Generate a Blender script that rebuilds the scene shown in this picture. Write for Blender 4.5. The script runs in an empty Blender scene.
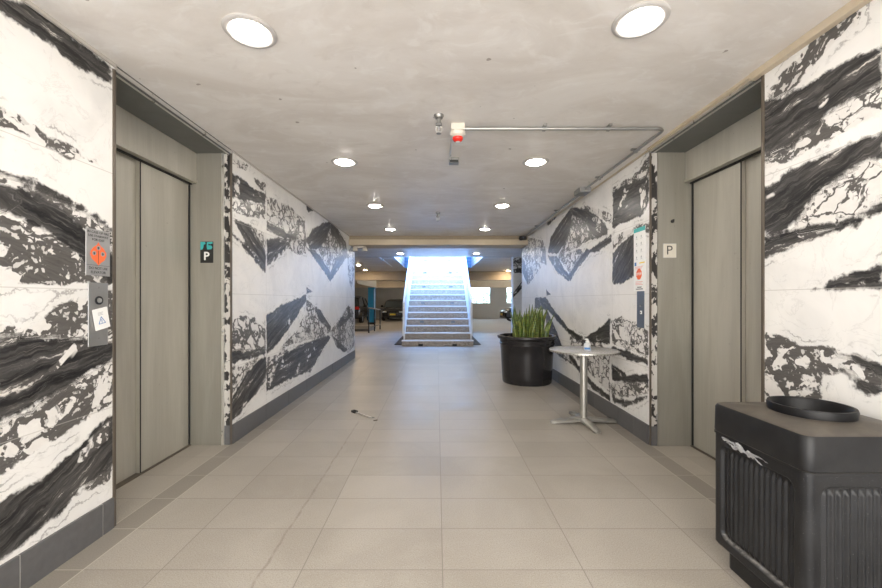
import bpy, bmesh, math, random
import numpy as np
from mathutils import Matrix, Vector, noise
random.seed(7)
PI = math.pi
sc = bpy.context.scene
COL = sc.collection
F, CX, CY, H = 384.5, 437.0, 300.0, 1.17      # focal length in pixels, vanishing point, eye height
XL, XR, ZC = -1.67, 1.72, 2.39                # corridor side walls and ceiling height

# ------------------------------------------------------------------ helpers
def mesh_obj(name, bm, mat, parent=None, smooth=False, mats=None):
    me = bpy.data.meshes.new(name)
    bmesh.ops.recalc_face_normals(bm, faces=bm.faces[:])
    bm.to_mesh(me); bm.free()
    o = bpy.data.objects.new(name, me); COL.objects.link(o)
    for m in (mats or [mat]): me.materials.append(m)
    if smooth:
        for p in me.polygons: p.use_smooth = True
        if smooth != 'all':
            try: me.set_sharp_from_angle(angle=math.radians(35))
            except Exception: pass
    if parent is not None: o.parent = parent
    return o

def tag(o, label, cat, group=None, kind=None):
    o['label'] = label; o['category'] = cat
    if group: o['group'] = group
    if kind: o['kind'] = kind
    return o

def thing(name, label, cat, loc=(0, 0, 0), rot=None, rotz=0, group=None):
    o = bpy.data.objects.new(name, None); COL.objects.link(o)
    o.empty_display_size = .1
    if rot is not None:
        M = rot.to_4x4(); M.translation = Vector(loc); o.matrix_world = M
    else:
        o.location = loc; o.rotation_euler = (0, 0, rotz)
    return tag(o, label, cat, group)

def struct(name, bm, mat, parent=None, smooth=False, mats=None):
    o = mesh_obj(name, bm, mat, parent, smooth, mats)
    if parent is None: o['kind'] = 'structure'
    return o

def copy_tree(o, parent=None):
    c = o.copy(); COL.objects.link(c)
    if parent is not None: c.parent = parent
    for ch in list(o.children): copy_tree(ch, c)
    return c

def box(bm, x0, x1, y0, y1, z0, z1, bev=0, seg=2, mi=0):
    vs = [bm.verts.new(p) for p in ((x0,y0,z0),(x1,y0,z0),(x1,y1,z0),(x0,y1,z0),(x0,y0,z1),(x1,y0,z1),(x1,y1,z1),(x0,y1,z1))]
    fs = [bm.faces.new([vs[i] for i in f]) for f in ((0,3,2,1),(4,5,6,7),(0,1,5,4),(1,2,6,5),(2,3,7,6),(3,0,4,7))]
    for f in fs: f.material_index = mi
    if bev:
        es = list({e for f in fs for e in f.edges})
        bmesh.ops.bevel(bm, geom=es, offset=bev, segments=seg, affect='EDGES', profile=.5)
    return bm

def boxb(*a, **k):
    return box(bmesh.new(), *a, **k)

def lathe(bm, prof, n=48, cx=0, cy=0, cap0=False, cap1=False, mi=0):
    rings = []
    for r, z in prof:
        if r < 1e-6: rings.append([bm.verts.new((cx, cy, z))])
        else: rings.append([bm.verts.new((cx + r*math.cos(2*PI*i/n), cy + r*math.sin(2*PI*i/n), z)) for i in range(n)])
    for a, b in zip(rings, rings[1:]):
        for i in range(n):
            j = (i+1) % n
            if len(a) == 1 and len(b) == 1: continue
            if len(a) == 1: f = bm.faces.new((a[0], b[j], b[i]))
            elif len(b) == 1: f = bm.faces.new((a[i], a[j], b[0]))
            else: f = bm.faces.new((a[i], a[j], b[j], b[i]))
            f.material_index = mi
    if cap0 and len(rings[0]) > 1: bm.faces.new(rings[0][::-1])
    if cap1 and len(rings[-1]) > 1: bm.faces.new(rings[-1])
    return bm

def tube(bm, pts, rad, n=10, cap=True):
    pts = [Vector(p) for p in pts]
    rads = rad if isinstance(rad, (list, tuple)) else [rad]*len(pts)
    rings = []; prev = None
    for i, p in enumerate(pts):
        d = (pts[min(i+1, len(pts)-1)] - pts[max(i-1, 0)]).normalized()
        if prev is None:
            a = Vector((0, 0, 1)) if abs(d.z) < .9 else Vector((1, 0, 0))
            u = d.cross(a).normalized()
        else:
            u = (prev - d*prev.dot(d)).normalized()
        prev = u; v = d.cross(u)
        rings.append([bm.verts.new(p + (u*math.cos(2*PI*k/n) + v*math.sin(2*PI*k/n))*rads[i]) for k in range(n)])
    for a, b in zip(rings, rings[1:]):
        for k in range(n):
            j = (k+1) % n
            bm.faces.new((a[k], a[j], b[j], b[k]))
    if cap: bm.faces.new(rings[0][::-1]); bm.faces.new(rings[-1])
    return bm

def bend(pts, r=.05, n=6):
    """polyline with rounded corners"""
    P = [Vector(p) for p in pts]; out = [P[0]]
    for a, b, c in zip(P, P[1:], P[2:]):
        d1 = (a-b).normalized(); d2 = (c-b).normalized()
        s, e = b + d1*r, b + d2*r
        for k in range(n+1):
            t = k/n
            out.append(s*(1-t)**2 + b*2*t*(1-t) + e*t*t)
    out.append(P[-1]); return out

def prism(bm, poly, z0, z1, mi=0):
    """extrude a 2D polygon (x,y) from z0 to z1"""
    a = [bm.verts.new((p[0], p[1], z0)) for p in poly]; b = [bm.verts.new((p[0], p[1], z1)) for p in poly]
    f = [bm.faces.new(a[::-1]), bm.faces.new(b)]
    n = len(poly)
    for i in range(n): f.append(bm.faces.new((a[i], a[(i+1) % n], b[(i+1) % n], b[i])))
    for q in f: q.material_index = mi
    return bm

def text_bm(s, size, x, y, z=0.0, ext=.0004, align='CENTER', bm=None, sx=1.0, bold=0.0):
    cu = bpy.data.curves.new('txt', 'FONT'); cu.body = s; cu.size = size; cu.extrude = ext
    cu.align_x = align; cu.align_y = 'CENTER'; cu.offset = bold
    cu.resolution_u = 3
    o = bpy.data.objects.new('txt', cu); COL.objects.link(o)
    dg = bpy.context.evaluated_depsgraph_get()
    me = bpy.data.meshes.new_from_object(o.evaluated_get(dg))
    bpy.data.objects.remove(o); bpy.data.curves.remove(cu)
    me.transform(Matrix.Translation((x, y, z)) @ Matrix.Diagonal((sx, 1, 1, 1)))
    bm = bm or bmesh.new(); bm.from_mesh(me); bpy.data.meshes.remove(me)
    return bm

# wall frames: columns are right, up, out-of-wall as seen by someone facing the wall
FL = Matrix(((0,0,1),(1,0,0),(0,1,0)))        # left wall
FR = Matrix(((0,0,-1),(-1,0,0),(0,1,0)))      # right wall
FJ = Matrix(((1,0,0),(0,0,-1),(0,1,0)))       # surfaces facing the camera

# ------------------------------------------------------------------ materials
class NT:
    def __init__(s, name):
        s.m = bpy.data.materials.new(name); s.m.use_nodes = True
        s.t = s.m.node_tree; s.b = s.t.nodes['Principled BSDF']
    def n(s, typ, **k):
        nd = s.t.nodes.new(typ)
        for a, v in k.items(): setattr(nd, a, v)
        return nd
    def set(s, sock, v):
        if isinstance(v, bpy.types.NodeSocket): s.t.links.new(v, sock)
        elif v is not None:
            if hasattr(sock.default_value, '__len__') and not hasattr(v, '__len__'): v = (v,)*len(sock.default_value)
            if hasattr(sock.default_value, '__len__') and len(sock.default_value) == 4 and len(v) == 3: v = (*v, 1)
            sock.default_value = v
    def math(s, op, a, b=None, c=None, clamp=False):
        nd = s.n('ShaderNodeMath', operation=op, use_clamp=clamp)
        s.set(nd.inputs[0], a)
        if b is not None: s.set(nd.inputs[1], b)
        if c is not None: s.set(nd.inputs[2], c)
        return nd.outputs[0]
    def mix(s, f, a, b, blend='MIX'):
        nd = s.n('ShaderNodeMix', data_type='RGBA', blend_type=blend)
        s.set(nd.inputs[0], f); s.set(nd.inputs[6], a); s.set(nd.inputs[7], b)
        return nd.outputs[2]
    def pos(s, scale=(1, 1, 1), off=(0, 0, 0), obj=False):
        if obj: src = s.n('ShaderNodeTexCoord').outputs['Object']
        else: src = s.n('ShaderNodeNewGeometry').outputs['Position']
        mp = s.n('ShaderNodeMapping'); s.set(mp.inputs['Vector'], src)
        mp.inputs['Scale'].default_value = scale; mp.inputs['Location'].default_value = off
        return mp.outputs[0]
    def noise(s, vec, scale=5, detail=4, rough=.55, dist=0):
        nd = s.n('ShaderNodeTexNoise'); s.set(nd.inputs['Vector'], vec)
        nd.inputs['Scale'].default_value = scale; nd.inputs['Detail'].default_value = detail
        nd.inputs['Roughness'].default_value = rough; nd.inputs['Distortion'].default_value = dist
        return nd.outputs['Fac']
    def step(s, v, a, b, lo=0, hi=1):
        nd = s.n('ShaderNodeMapRange', interpolation_type='SMOOTHSTEP')
        s.set(nd.inputs[0], v)
        for i, q in enumerate((a, b, lo, hi)): nd.inputs[i+1].default_value = q
        return nd.outputs[0]
    def attr(s, name):
        return s.n('ShaderNodeAttribute', attribute_name=name).outputs['Fac']
    def bump(s, h, strength=.2, dist=.01):
        nd = s.n('ShaderNodeBump'); nd.inputs['Strength'].default_value = strength
        nd.inputs['Distance'].default_value = dist; s.set(nd.inputs['Height'], h)
        s.set(s.b.inputs['Normal'], nd.outputs[0])
    def out(s, col=None, rough=None, metal=None, spec=None, **k):
        if col is not None: s.set(s.b.inputs['Base Color'], col)
        if rough is not None: s.set(s.b.inputs['Roughness'], rough)
        if metal is not None: s.set(s.b.inputs['Metallic'], metal)
        if spec is not None: s.set(s.b.inputs['Specular IOR Level'], spec)
        for a, v in k.items(): s.set(s.b.inputs[a], v)
        return s.m

def simple(name, col, rough=.5, metal=0, var=.12, nscale=18, bump=0.0, **k):
    t = NT(name); v = t.noise(t.pos(obj=True), nscale, 4)
    c = t.mix(v, tuple(x*(1-var) for x in col), tuple(min(1, x*(1+var)) for x in col))
    if bump: t.bump(v, bump, .004)
    return t.out(c, t.step(v, 0, 1, max(0, rough-.06), min(1, rough+.06)), metal, **k)

def emis(name, col, strength):
    t = NT(name); return t.out((.9,.9,.9), .4, **{'Emission Color': col, 'Emission Strength': strength})

def marble_mat(name, vjoints, axis=1):
    t = NT(name)
    p = t.pos()
    sep = t.n('ShaderNodeSeparateXYZ'); t.set(sep.inputs[0], p)
    u, z = sep.outputs[axis], sep.outputs[2]
    fd, fb, fs, ft = (t.attr(a) for a in ('fd', 'fb', 'fs', 'ft'))
    n1 = t.noise(p, 7, 5, .6, .6); n2 = t.noise(p, 30, 4, .65); n3 = t.noise(p, 2.2, 4, .6, 1.2)
    wob = t.math('ADD', t.math('MULTIPLY', t.math('SUBTRACT', n1, .5), .085), t.math('MULTIPLY', t.math('SUBTRACT', n2, .5), .04))
    dm = t.step(t.math('ADD', fd, wob), -.009, .009)
    bm_ = t.step(t.math('ADD', fb, wob), -.006, .006)
    # streaks along the flow of each dark band
    cb = t.n('ShaderNodeCombineXYZ')
    warp = t.math('MULTIPLY', t.math('SUBTRACT', n1, .5), .07)
    t.set(cb.inputs[0], t.math('MULTIPLY', fs, 1.3)); t.set(cb.inputs[1], t.math('MULTIPLY', t.math('ADD', ft, warp), 16))
    st = t.noise(cb.outputs[0], 1.6, 6, .62)
    fine = t.noise(cb.outputs[0], 6.0, 4, .7)
    dark = t.mix(t.step(st, .36, .66), (.012,.012,.013), (.085,.081,.078))
    dark = t.mix(t.math('MULTIPLY', t.step(fine, .5, .72), .55), dark, (.22,.205,.19))
    dark = t.mix(t.math('MULTIPLY', t.step(st, .60, .66), t.step(n2, .40, .55)), dark, (.66,.63,.59))
    # breccia: pale fragments in a dark network
    wv = t.n('ShaderNodeVectorMath', operation='ADD')
    nc = t.n('ShaderNodeTexNoise'); t.set(nc.inputs['Vector'], p); nc.inputs['Scale'].default_value = 8; nc.inputs['Detail'].default_value = 4
    sc_ = t.n('ShaderNodeVectorMath', operation='SCALE'); t.set(sc_.inputs[0], nc.outputs['Color']); sc_.inputs['Scale'].default_value = .16
    cb2 = t.n('ShaderNodeCombineXYZ')
    t.set(cb2.inputs[0], t.math('MULTIPLY', fs, .62)); t.set(cb2.inputs[1], ft)
    t.set(wv.inputs[0], cb2.outputs[0]); t.set(wv.inputs[1], sc_.outputs[0])
    def vor(scale):
        v = t.n('ShaderNodeTexVoronoi', feature='DISTANCE_TO_EDGE'); t.set(v.inputs['Vector'], wv.outputs[0]); v.inputs['Scale'].default_value = scale
        return v.outputs['Distance']
    v1, v2 = vor(9.5), vor(27)
    nn = t.math('ADD', n3, t.math('MULTIPLY', t.math('SUBTRACT', n1, .5), .5))
    thr = t.math('ADD', t.math('MULTIPLY', t.step(nn, .38, .72), .26), .03)
    frag = t.step(t.math('SUBTRACT', v1, thr), -.004, .022)
    crk = t.step(t.math('SUBTRACT', v2, t.math('MULTIPLY', thr, .75)), -.004, .05)
    frag = t.math('MULTIPLY', frag, t.math('MAXIMUM', crk, t.step(n1, .56, .50)))
    frag = t.math('MAXIMUM', frag, t.math('MULTIPLY', t.math('MULTIPLY', t.step(v2, .20, .24), t.step(n2, .45, .5)), .75))
    # white ground with soft grey clouds and hair veins
    white = t.mix(t.step(n3, .3, .75), (.80,.785,.76), (.70,.69,.672))
    hv = t.math('ABSOLUTE', t.math('SUBTRACT', t.noise(p, 3.1, 6, .62, 1.5), .5))
    white = t.mix(t.math('MULTIPLY', t.math('SUBTRACT', 1, t.step(hv, 0, .012)), .16), white, (.30,.29,.28))
    bre = t.mix(frag, t.mix(fine, (.035,.033,.033), (.17,.16,.15)), t.mix(n2, (.62,.60,.575), (.80,.78,.755)))
    c = t.mix(bm_, white, bre)
    isl = t.math('MULTIPLY', t.step(t.noise(cb2.outputs[0], 4.2, 3, .6, .5), .60, .62), t.step(fd, .012, .03))
    dark = t.mix(isl, dark, bre)
    c = t.mix(dm, c, dark)
    # edge veins just outside the dark bands
    ev = t.math('ABSOLUTE', t.math('ADD', t.math('MAXIMUM', fd, fb), t.math('ADD', t.math('MULTIPLY', wob, 1.4), .035)))
    c = t.mix(t.math('MULTIPLY', t.math('SUBTRACT', 1, t.step(ev, .001, .007)), t.math('MULTIPLY', t.math('MULTIPLY', t.math('SUBTRACT', 1, dm), t.step(n3, .48, .6)), .6)), c, (.20,.19,.18))
    j = None
    for val, lst in ((z, (.62, 1.22, 1.82)), (u, vjoints)):
        for q in lst:
            d = t.math('ABSOLUTE', t.math('SUBTRACT', val, q))
            j = d if j is None else t.math('MINIMUM', j, d)
    jm = t.math('SUBTRACT', 1, t.step(j, .0012, .0028))
    c = t.mix(t.math('MULTIPLY', jm, .55), c, (.42,.40,.37))
    return t.out(c, .3, spec=.24)

def floor_mat():
    t = NT('floor_tile')
    p = t.pos(); sep = t.n('ShaderNodeSeparateXYZ'); t.set(sep.inputs[0], p)
    x, y = sep.outputs[0], sep.outputs[1]
    def cell(v, off, size):
        a = t.math('DIVIDE', t.math('SUBTRACT', v, off), size)
        i = t.math('FLOOR', a); fr = t.math('SUBTRACT', a, i)
        d = t.math('MULTIPLY', t.math('MINIMUM', fr, t.math('SUBTRACT', 1, fr)), size)
        return i, d
    ix, dx = cell(x, .024, .61); iy, dy = cell(y, 1.667, .3)
    # border course along both walls (and the lift thresholds)
    dl = t.math('ABSOLUTE', t.math('SUBTRACT', x, -1.535)); dr = t.math('ABSOLUTE', t.math('SUBTRACT', x, 1.59))
    dl2 = t.math('ABSOLUTE', t.math('SUBTRACT', x, -1.675)); dr2 = t.math('ABSOLUTE', t.math('SUBTRACT', x, 1.725))
    inb = t.math('MAXIMUM', t.math('MULTIPLY', t.math('LESS_THAN', x, -1.535), t.math('GREATER_THAN', x, -1.675)),
                 t.math('MULTIPLY', t.math('GREATER_THAN', x, 1.59), t.math('LESS_THAN', x, 1.725)))
    inb = t.math('MULTIPLY', inb, t.math('LESS_THAN', y, 7.85))
    out_ = t.math('MAXIMUM', t.math('LESS_THAN', x, -1.535), t.math('GREATER_THAN', x, 1.59))
    dx = t.math('ADD', dx, t.math('MULTIPLY', t.math('MULTIPLY', out_, t.math('LESS_THAN', y, 7.85)), 1))
    bord = t.math('ADD', t.math('MINIMUM', t.math('MINIMUM', dl, dr), t.math('MINIMUM', dl2, dr2)), t.math('MULTIPLY', t.math('GREATER_THAN', y, 7.85), 1))
    j = t.math('MINIMUM', t.math('MINIMUM', dx, dy), bord)
    jm = t.math('SUBTRACT', 1, t.step(j, .0010, .0032))
    wn = t.n('ShaderNodeTexWhiteNoise', noise_dimensions='3D'); cb = t.n('ShaderNodeCombineXYZ')
    t.set(cb.inputs[0], ix); t.set(cb.inputs[1], iy); t.set(wn.inputs['Vector'], cb.outputs[0])
    tint = wn.outputs['Value']
    spk = t.noise(p, 190, 2, .6); cl = t.noise(p, 2.1, 5, .6, .8); big = t.noise(p, .9, 3)
    c = t.mix(tint, (.315,.285,.243), (.385,.352,.305))
    c = t.mix(t.step(cl, .35, .72), c, t.mix(.5, c, (.45,.42,.37)))
    c = t.mix(t.math('MULTIPLY', t.step(spk, .52, .68), .5), c, (.20,.175,.15))
    c = t.mix(t.math('MULTIPLY', t.step(spk, .47, .33), .22), c, (.62,.58,.53))
    c = t.mix(t.math('MULTIPLY', inb, .55), c, (.175,.158,.135))
    # traffic grime and the long crack line on the left
    c = t.mix(t.math('MULTIPLY', t.step(big, .48, .7), .22), c, (.22,.185,.145))
    cw = t.math('MULTIPLY', t.math('SUBTRACT', t.noise(p, 9, 4), .5), .03)
    cr = t.math('ABSOLUTE', t.math('SUBTRACT', t.math('ADD', x, cw), -.755))
    crm = t.math('MULTIPLY', t.math('SUBTRACT', 1, t.step(cr, .002, .010)), t.math('MULTIPLY', t.step(t.noise(p, 16, 5, .7), .30, .60), t.math('MULTIPLY', t.step(y, 3.74, 3.66), t.step(y, .9, 1.3))))
    c = t.mix(t.math('MULTIPLY', crm, .42), c, (.13,.095,.07))
    jc = t.mix(inb, (.20,.175,.15), (.50,.45,.38))
    jc = t.mix(t.math('MULTIPLY', t.step(bord, .006, .002), 1), jc, (.58,.53,.46))
    c = t.mix(t.math('MULTIPLY', jm, .85), c, jc)
    t.bump(t.math('ADD', t.math('MULTIPLY', t.math('SUBTRACT', 1, jm), 1), t.math('MULTIPLY', spk, .25)), .12, .003)
    return t.out(c, t.step(cl, .2, .8, .32, .46), spec=.55)

def ceil_mat():
    t = NT('ceiling_plaster'); p = t.pos((1, 1.6, 1))
    a = t.noise(p, 1.1, 6, .62, 1.0); b = t.noise(p, 5, 6, .65, .8); d = t.noise(t.pos((1.2, 1, 1)), 6.5, 3, .5)
    c = t.mix(t.step(a, .36, .64), (.66,.62,.575), (.76,.73,.695))
    c = t.mix(t.math('MULTIPLY', t.step(b, .5, .68), .4), c, (.86,.85,.83))
    c = t.mix(t.math('MULTIPLY', t.step(b, .45, .28), .38), c, (.56,.515,.47))
    sp = t.math('MULTIPLY', t.step(t.noise(t.pos(), 13, 2, .5), .755, .765), .6)
    c = t.mix(sp, c, (.14,.10,.075))
    t.bump(b, .06, .01)
    return t.out(c, t.step(b, .3, .7, .36, .48), spec=.5)

def steel_mat(name, c0, c1, rough=.38, metal=.75):
    t = NT(name); p = t.pos((3, 3, .35)); q = t.pos((60, 60, 1.2))
    a = t.noise(p, 2.2, 5, .6, .5); b = t.noise(q, 2, 3, .6); s = t.noise(t.pos(), 40, 3)
    c = t.mix(t.step(a, .3, .7), c0, c1)
    c = t.mix(t.math('MULTIPLY', t.step(b, .4, .7), .12), c, tuple(x*1.3 for x in c1))
    c = t.mix(t.math('MULTIPLY', t.step(s, .68, .76), .3), c, tuple(x*.45 for x in c0))
    t.bump(b, .02, .002)
    return t.out(c, t.step(a, .2, .8, rough-.06, rough+.08), metal)

M = {}
M['floor'] = floor_mat(); M['ceil'] = ceil_mat()
M['steel'] = steel_mat('brushed_door_steel', (.46,.44,.385), (.56,.54,.48), .45, .5)
M['frame'] = steel_mat('painted_frame_steel', (.275,.262,.228), (.335,.32,.282), .42, .4)
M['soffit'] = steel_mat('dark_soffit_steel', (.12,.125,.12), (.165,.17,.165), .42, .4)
M['bronze'] = simple('bronze_edge', (.16,.135,.11), .4, .6)
M['alu'] = simple('aluminium', (.72,.71,.68), .3, .85)
M['tablemetal'] = simple('cast_aluminium', (.46,.45,.42), .34, .8)
M['galv'] = simple('galvanised', (.33,.33,.325), .4, .75, var=.2)
M['base'] = simple('slate_baseboard', (.105,.104,.106), .42, var=.25, nscale=30, bump=.05)
M['joint'] = simple('pale_grout', (.40,.39,.37), .7)
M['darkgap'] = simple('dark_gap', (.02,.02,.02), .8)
M['trimbeige'] = simple('beige_trim', (.52,.44,.33), .5)
M['trimgrey'] = simple('grey_trim', (.48,.45,.41), .5)
M['beam'] = simple('beige_beam', (.50,.42,.31), .6, var=.15, nscale=4)
M['beamdark'] = simple('brown_beam_board', (.30,.245,.175), .6, var=.15, nscale=4)
M['concrete'] = simple('garage_concrete', (.33,.30,.26), .55, var=.25, nscale=1.3)
M['gwall'] = simple('garage_wall', (.40,.385,.35), .75, var=.08, nscale=2)
M['plainwall'] = simple('plain_wall', (.58,.56,.53), .7, var=.06, nscale=2)
M['lamp'] = emis('lamp_glow', (1.0,.94,.86), 55)
M['lampwarm'] = emis('lamp_glow_warm', (1.0,.76,.50), 200)
M['white'] = simple('white_paint', (.80,.80,.79), .4, var=.04)
M['lampring'] = simple('lamp_trim_ring', (.50,.48,.46), .4)
M['railwhite'] = simple('white_rail_paint', (.82,.83,.84), .35, var=.04)
M['blackplastic'] = simple('black_plastic', (.016,.016,.018), .28, var=.3)
M['ringblack'] = simple('ring_black', (.007,.007,.008), .4, var=.1, **{'Specular IOR Level': .25})
M['potblack'] = simple('pot_black_plastic', (.018,.017,.019), .22, var=.3, nscale=9)
M['potscuff'] = simple('pot_worn_edge', (.32,.27,.22), .5, var=.4)
M['soil'] = simple('potting_soil', (.055,.04,.03), .9, var=.5, nscale=60, bump=.8)
M['red'] = simple('red_lens', (.75,.03,.02), .2, var=.05)
M['cream'] = simple('cream_plastic', (.66,.62,.54), .45, var=.05)
M['black'] = simple('black_ink', (.012,.012,.012), .5)
M['signwhite'] = simple('sign_white', (.84,.84,.82), .45, var=.03)
M['teal'] = simple('teal_print', (.05,.42,.42), .45)
M['orange'] = simple('orange_print', (.86,.16,.05), .45)
M['blueprint'] = simple('blue_print', (.06,.18,.42), .45)
M['yellow'] = simple('yellow_print', (.85,.62,.08), .45)
M['pinkred'] = simple('faded_red_print', (.80,.30,.26), .5)
M['plategrey'] = simple('grey_sign_plate', (.40,.40,.40), .35, .5)
M['callgrey'] = simple('blue_grey_plate', (.16,.19,.24), .35, .5)
M['callsteel'] = simple('call_plate_steel', (.40,.40,.395), .32, .7)
M['bluepaint'] = simple('blue_column_paint', (.01,.24,.50), .45)
M['ironblack'] = simple('black_iron', (.03,.03,.032), .4, .3)
M['granite'] = None

def granite():
    t = NT('speckled_granite'); p = t.pos()
    a = t.noise(p, 55, 4, .7); b = t.noise(p, 14, 4, .6)
    c = t.mix(t.step(a, .38, .62), (.20,.165,.135), (.52,.455,.385))
    c = t.mix(t.math('MULTIPLY', t.step(b, .5, .7), .4), c, (.60,.55,.49))
    return t.out(c, .6)
M['granite'] = granite()

def bin_mat():
    t = NT('bin_plastic'); p = t.pos(obj=True)
    s = t.noise(p, 260, 2, .6); b = t.noise(p, 9, 4); w = t.attr('wear')
    c = t.mix(t.step(b, .3, .7), (.010,.010,.011), (.017,.017,.018))
    c = t.mix(t.math('MULTIPLY', t.step(s, .70, .74), .5), c, (.35,.35,.35))
    c = t.mix(t.math('MULTIPLY', w, t.step(t.noise(p, 45, 4), .3, .65)), c, (.42,.40,.38))
    t.bump(s, .25, .0015)
    return t.out(c, t.step(b, .2, .8, .34, .46), spec=.3)
M['bin'] = bin_mat()
def bintop_mat():
    t = NT('bin_dusty_top'); p = t.pos(obj=True); b = t.noise(p, 14, 5); s = t.noise(p, 260, 2)
    nz = t.n('ShaderNodeSeparateXYZ'); g = t.n('ShaderNodeNewGeometry'); t.set(nz.inputs[0], g.outputs['Normal'])
    c = t.mix(t.step(b, .3, .7), (.010,.010,.011), (.017,.017,.018))
    dust = t.mix(t.step(b, .3, .75), (.075,.066,.056), (.115,.10,.083))
    c = t.mix(t.step(nz.outputs[2], .8, .98), c, dust)
    t.bump(s, .25, .0015)
    return t.out(c, .42, spec=.3)
M['bintop'] = bintop_mat()

def leaf_mat():
    t = NT('snake_plant_leaf'); p = t.pos(obj=True)
    w = t.noise(t.pos((14, 14, 60), obj=True), 1, 3, .6); b = t.noise(p, 9, 3); e = t.attr('edge')
    c = t.mix(t.step(w, .4, .62), (.03,.07,.012), (.13,.19,.03))
    c = t.mix(t.math('MULTIPLY', t.step(b, .52, .68), .45), c, (.34,.33,.06))
    c = t.mix(t.math('MULTIPLY', e, .6), c, (.36,.38,.10))
    return t.out(c, .42)
M['leaf'] = leaf_mat()

def siding(name, c0, c1, axis=2, pitch=.12):
    t = NT(name); p = t.pos(); sep = t.n('ShaderNodeSeparateXYZ'); t.set(sep.inputs[0], p)
    a = t.math('FRACT', t.math('DIVIDE', sep.outputs[axis], pitch))
    c = t.mix(t.step(a, .80, .92), c0, c1)
    t.bump(a, .4, .02)
    return t.out(c, .5)
M['siding'] = siding('shaft_siding_white', (.66,.70,.74), (.20,.30,.42))
M['sidingblue'] = siding('shaft_siding_blue', (.07,.20,.42), (.03,.09,.2))

# ------------------------------------------------------------------ marble walls
def wl(x, y):                       # pixel on left wall -> (Y, Z)
    Y = F*(-XL)/(CX - x); return (Y, H + (CY-y)*Y/F)
def wr(x, y):
    Y = F*XR/(x - CX); return (Y, H + (CY-y)*Y/F)
def Zm(lst, s, ox, oy):
    return [(ox + a/s, oy + b/s) for a, b in lst]

LEFT = []   # (kind, polygon in wall metres)
def addp(store, f, kind, pts): store.append((kind, [f(*p) for p in pts]))
L = lambda k, pts: addp(LEFT, wl, k, pts)
L('D', [(-2,-2),(30,0),(54,22),(84,47),(114,78),(114,87),(74,64),(40,37),(-2,12)])
L('D', [(62,26),(82,44),(114,70),(114,76),(90,60)])
L('B', [(-2,109),(20,116),(49,136),(79,150),(104,165),(74,159),(44,146),(20,134),(-2,126)])
L('B', [(-2,168),(30,180),(64,197),(99,217),(114,232),(114,284),(-2,284)])
L('D', [(-2,184),(28,193),(60,209),(85,230),(114,258),(114,284),(96,276),(76,250),(50,234),(25,220),(-2,208)])
L('D', [(-2,168),(30,179),(64,196),(99,216),(113,230),(99,220),(64,202),(30,185),(-2,172)])
L('B', [(-2,322),(21,330),(42,319),(63,301),(87,296),(114,288),(114,345),(-2,342)])
L('D', [(-2,338),(52,337),(84,340),(114,344),(114,359),(89,372),(58,390),(26,412),(-2,424)])
L('B', [(114,356),(114,403),(79,424),(42,448),(16,464),(-2,474),(-2,420),(26,410),(58,388),(89,372)])
L('D', [(114,412),(114,462),(80,490),(58,514),(31,536),(-2,562),(-2,508),(30,486),(60,462),(88,436)])
L('B', [(114,455),(114,478),(92,488),(70,500),(58,514),(80,488)])
zA = lambda k, pts: L(k, Zm(pts, 3.923, 228, 150))
zB = lambda k, pts: L(k, Zm(pts, 3.79, 228, 290))
zA('D', [(12,85),(70,120),(100,150),(148,170),(148,215),(80,200),(12,190)])
zA('B', [(12,195),(80,200),(148,215),(148,270),(60,262),(12,245)])
zA('B', [(12,15),(80,65),(70,80),(12,50)])
zA('B', [(100,110),(148,135),(148,170),(120,150)])
zA('D', [(18,266),(60,282),(95,300),(130,360),(149,400),(149,475),(110,420),(60,350)])
zA('D', [(12,318),(60,362),(120,432),(149,470),(149,490),(100,430),(50,370),(12,336)])
zA('B', [(60,285),(149,325),(149,400),(120,350),(90,300)])
zA('B', [(152,185),(200,196),(250,230),(300,280),(306,350),(250,340),(200,312),(152,280)])
zA('D', [(152,276),(200,306),(240,330),(275,348),(220,348),(152,315)])
zA('D', [(152,350),(210,343),(255,350),(205,405),(152,445)])
zA('B', [(225,350),(307,345),(307,402),(275,412),(235,388),(152,460),(152,420)])
zA('D', [(309,208),(355,236),(318,242),(309,236)])
zA('D', [(309,352),(330,310),(370,288),(402,280),(402,305),(382,360),(350,392),(320,387)])
zA('D', [(402,280),(430,308),(462,362),(472,425),(455,425),(425,350),(402,325)])
zA('B', [(355,390),(400,310),(425,350),(450,415),(402,490)])
zA('D', [(309,385),(345,395),(375,435),(402,480),(402,516),(350,440)])
zA('D', [(402,516),(402,480),(425,420),(445,395),(465,420),(440,460)])
zA('B', [(470,400),(495,365),(500,450),(484,545),(470,490)])
zA('D', [(309,538),(334,556),(309,562)])
zA('D', [(265,585),(300,570),(300,588),(270,592)])
zB('D', [(146,95),(200,58),(260,33),(296,18),(296,42),(262,100),(222,160),(180,215),(146,240)])
zB('B', [(296,40),(340,66),(375,118),(392,158),(360,176),(300,190),(222,212),(192,226),(262,150),(296,85)])
zB('D', [(325,60),(350,78),(390,140),(388,156),(350,120)])
zB('B', [(12,120),(40,98),(100,105),(143,150),(143,235),(12,235)])
zB('D', [(12,232),(70,228),(143,222),(143,244),(70,262),(12,282)])
zB('D', [(12,412),(60,330),(120,262),(146,250),(146,340),(100,400),(60,450),(12,505)])
zB('B', [(12,290),(60,286),(120,252),(60,330),(12,400)])
zB('D', [(146,300),(200,250),(280,205),(382,170),(388,182),(350,242),(312,312),(270,322),(200,355),(146,385)])
zB('B', [(285,215),(345,198),(335,262),(290,308),(262,270)])
zB('B', [(148,256),(225,228),(225,252),(148,318)])
zB('B', [(388,158),(430,98),(458,55),(476,88),(480,205),(460,238),(430,226),(392,182)])
zB('D', [(420,120),(458,60),(470,100),(440,130),(410,150)])
zB('D', [(395,170),(425,200),(455,226),(440,236),(410,215)])
LJ = (3.76, 4.90, 6.05, 7.2, 1.0)

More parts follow.
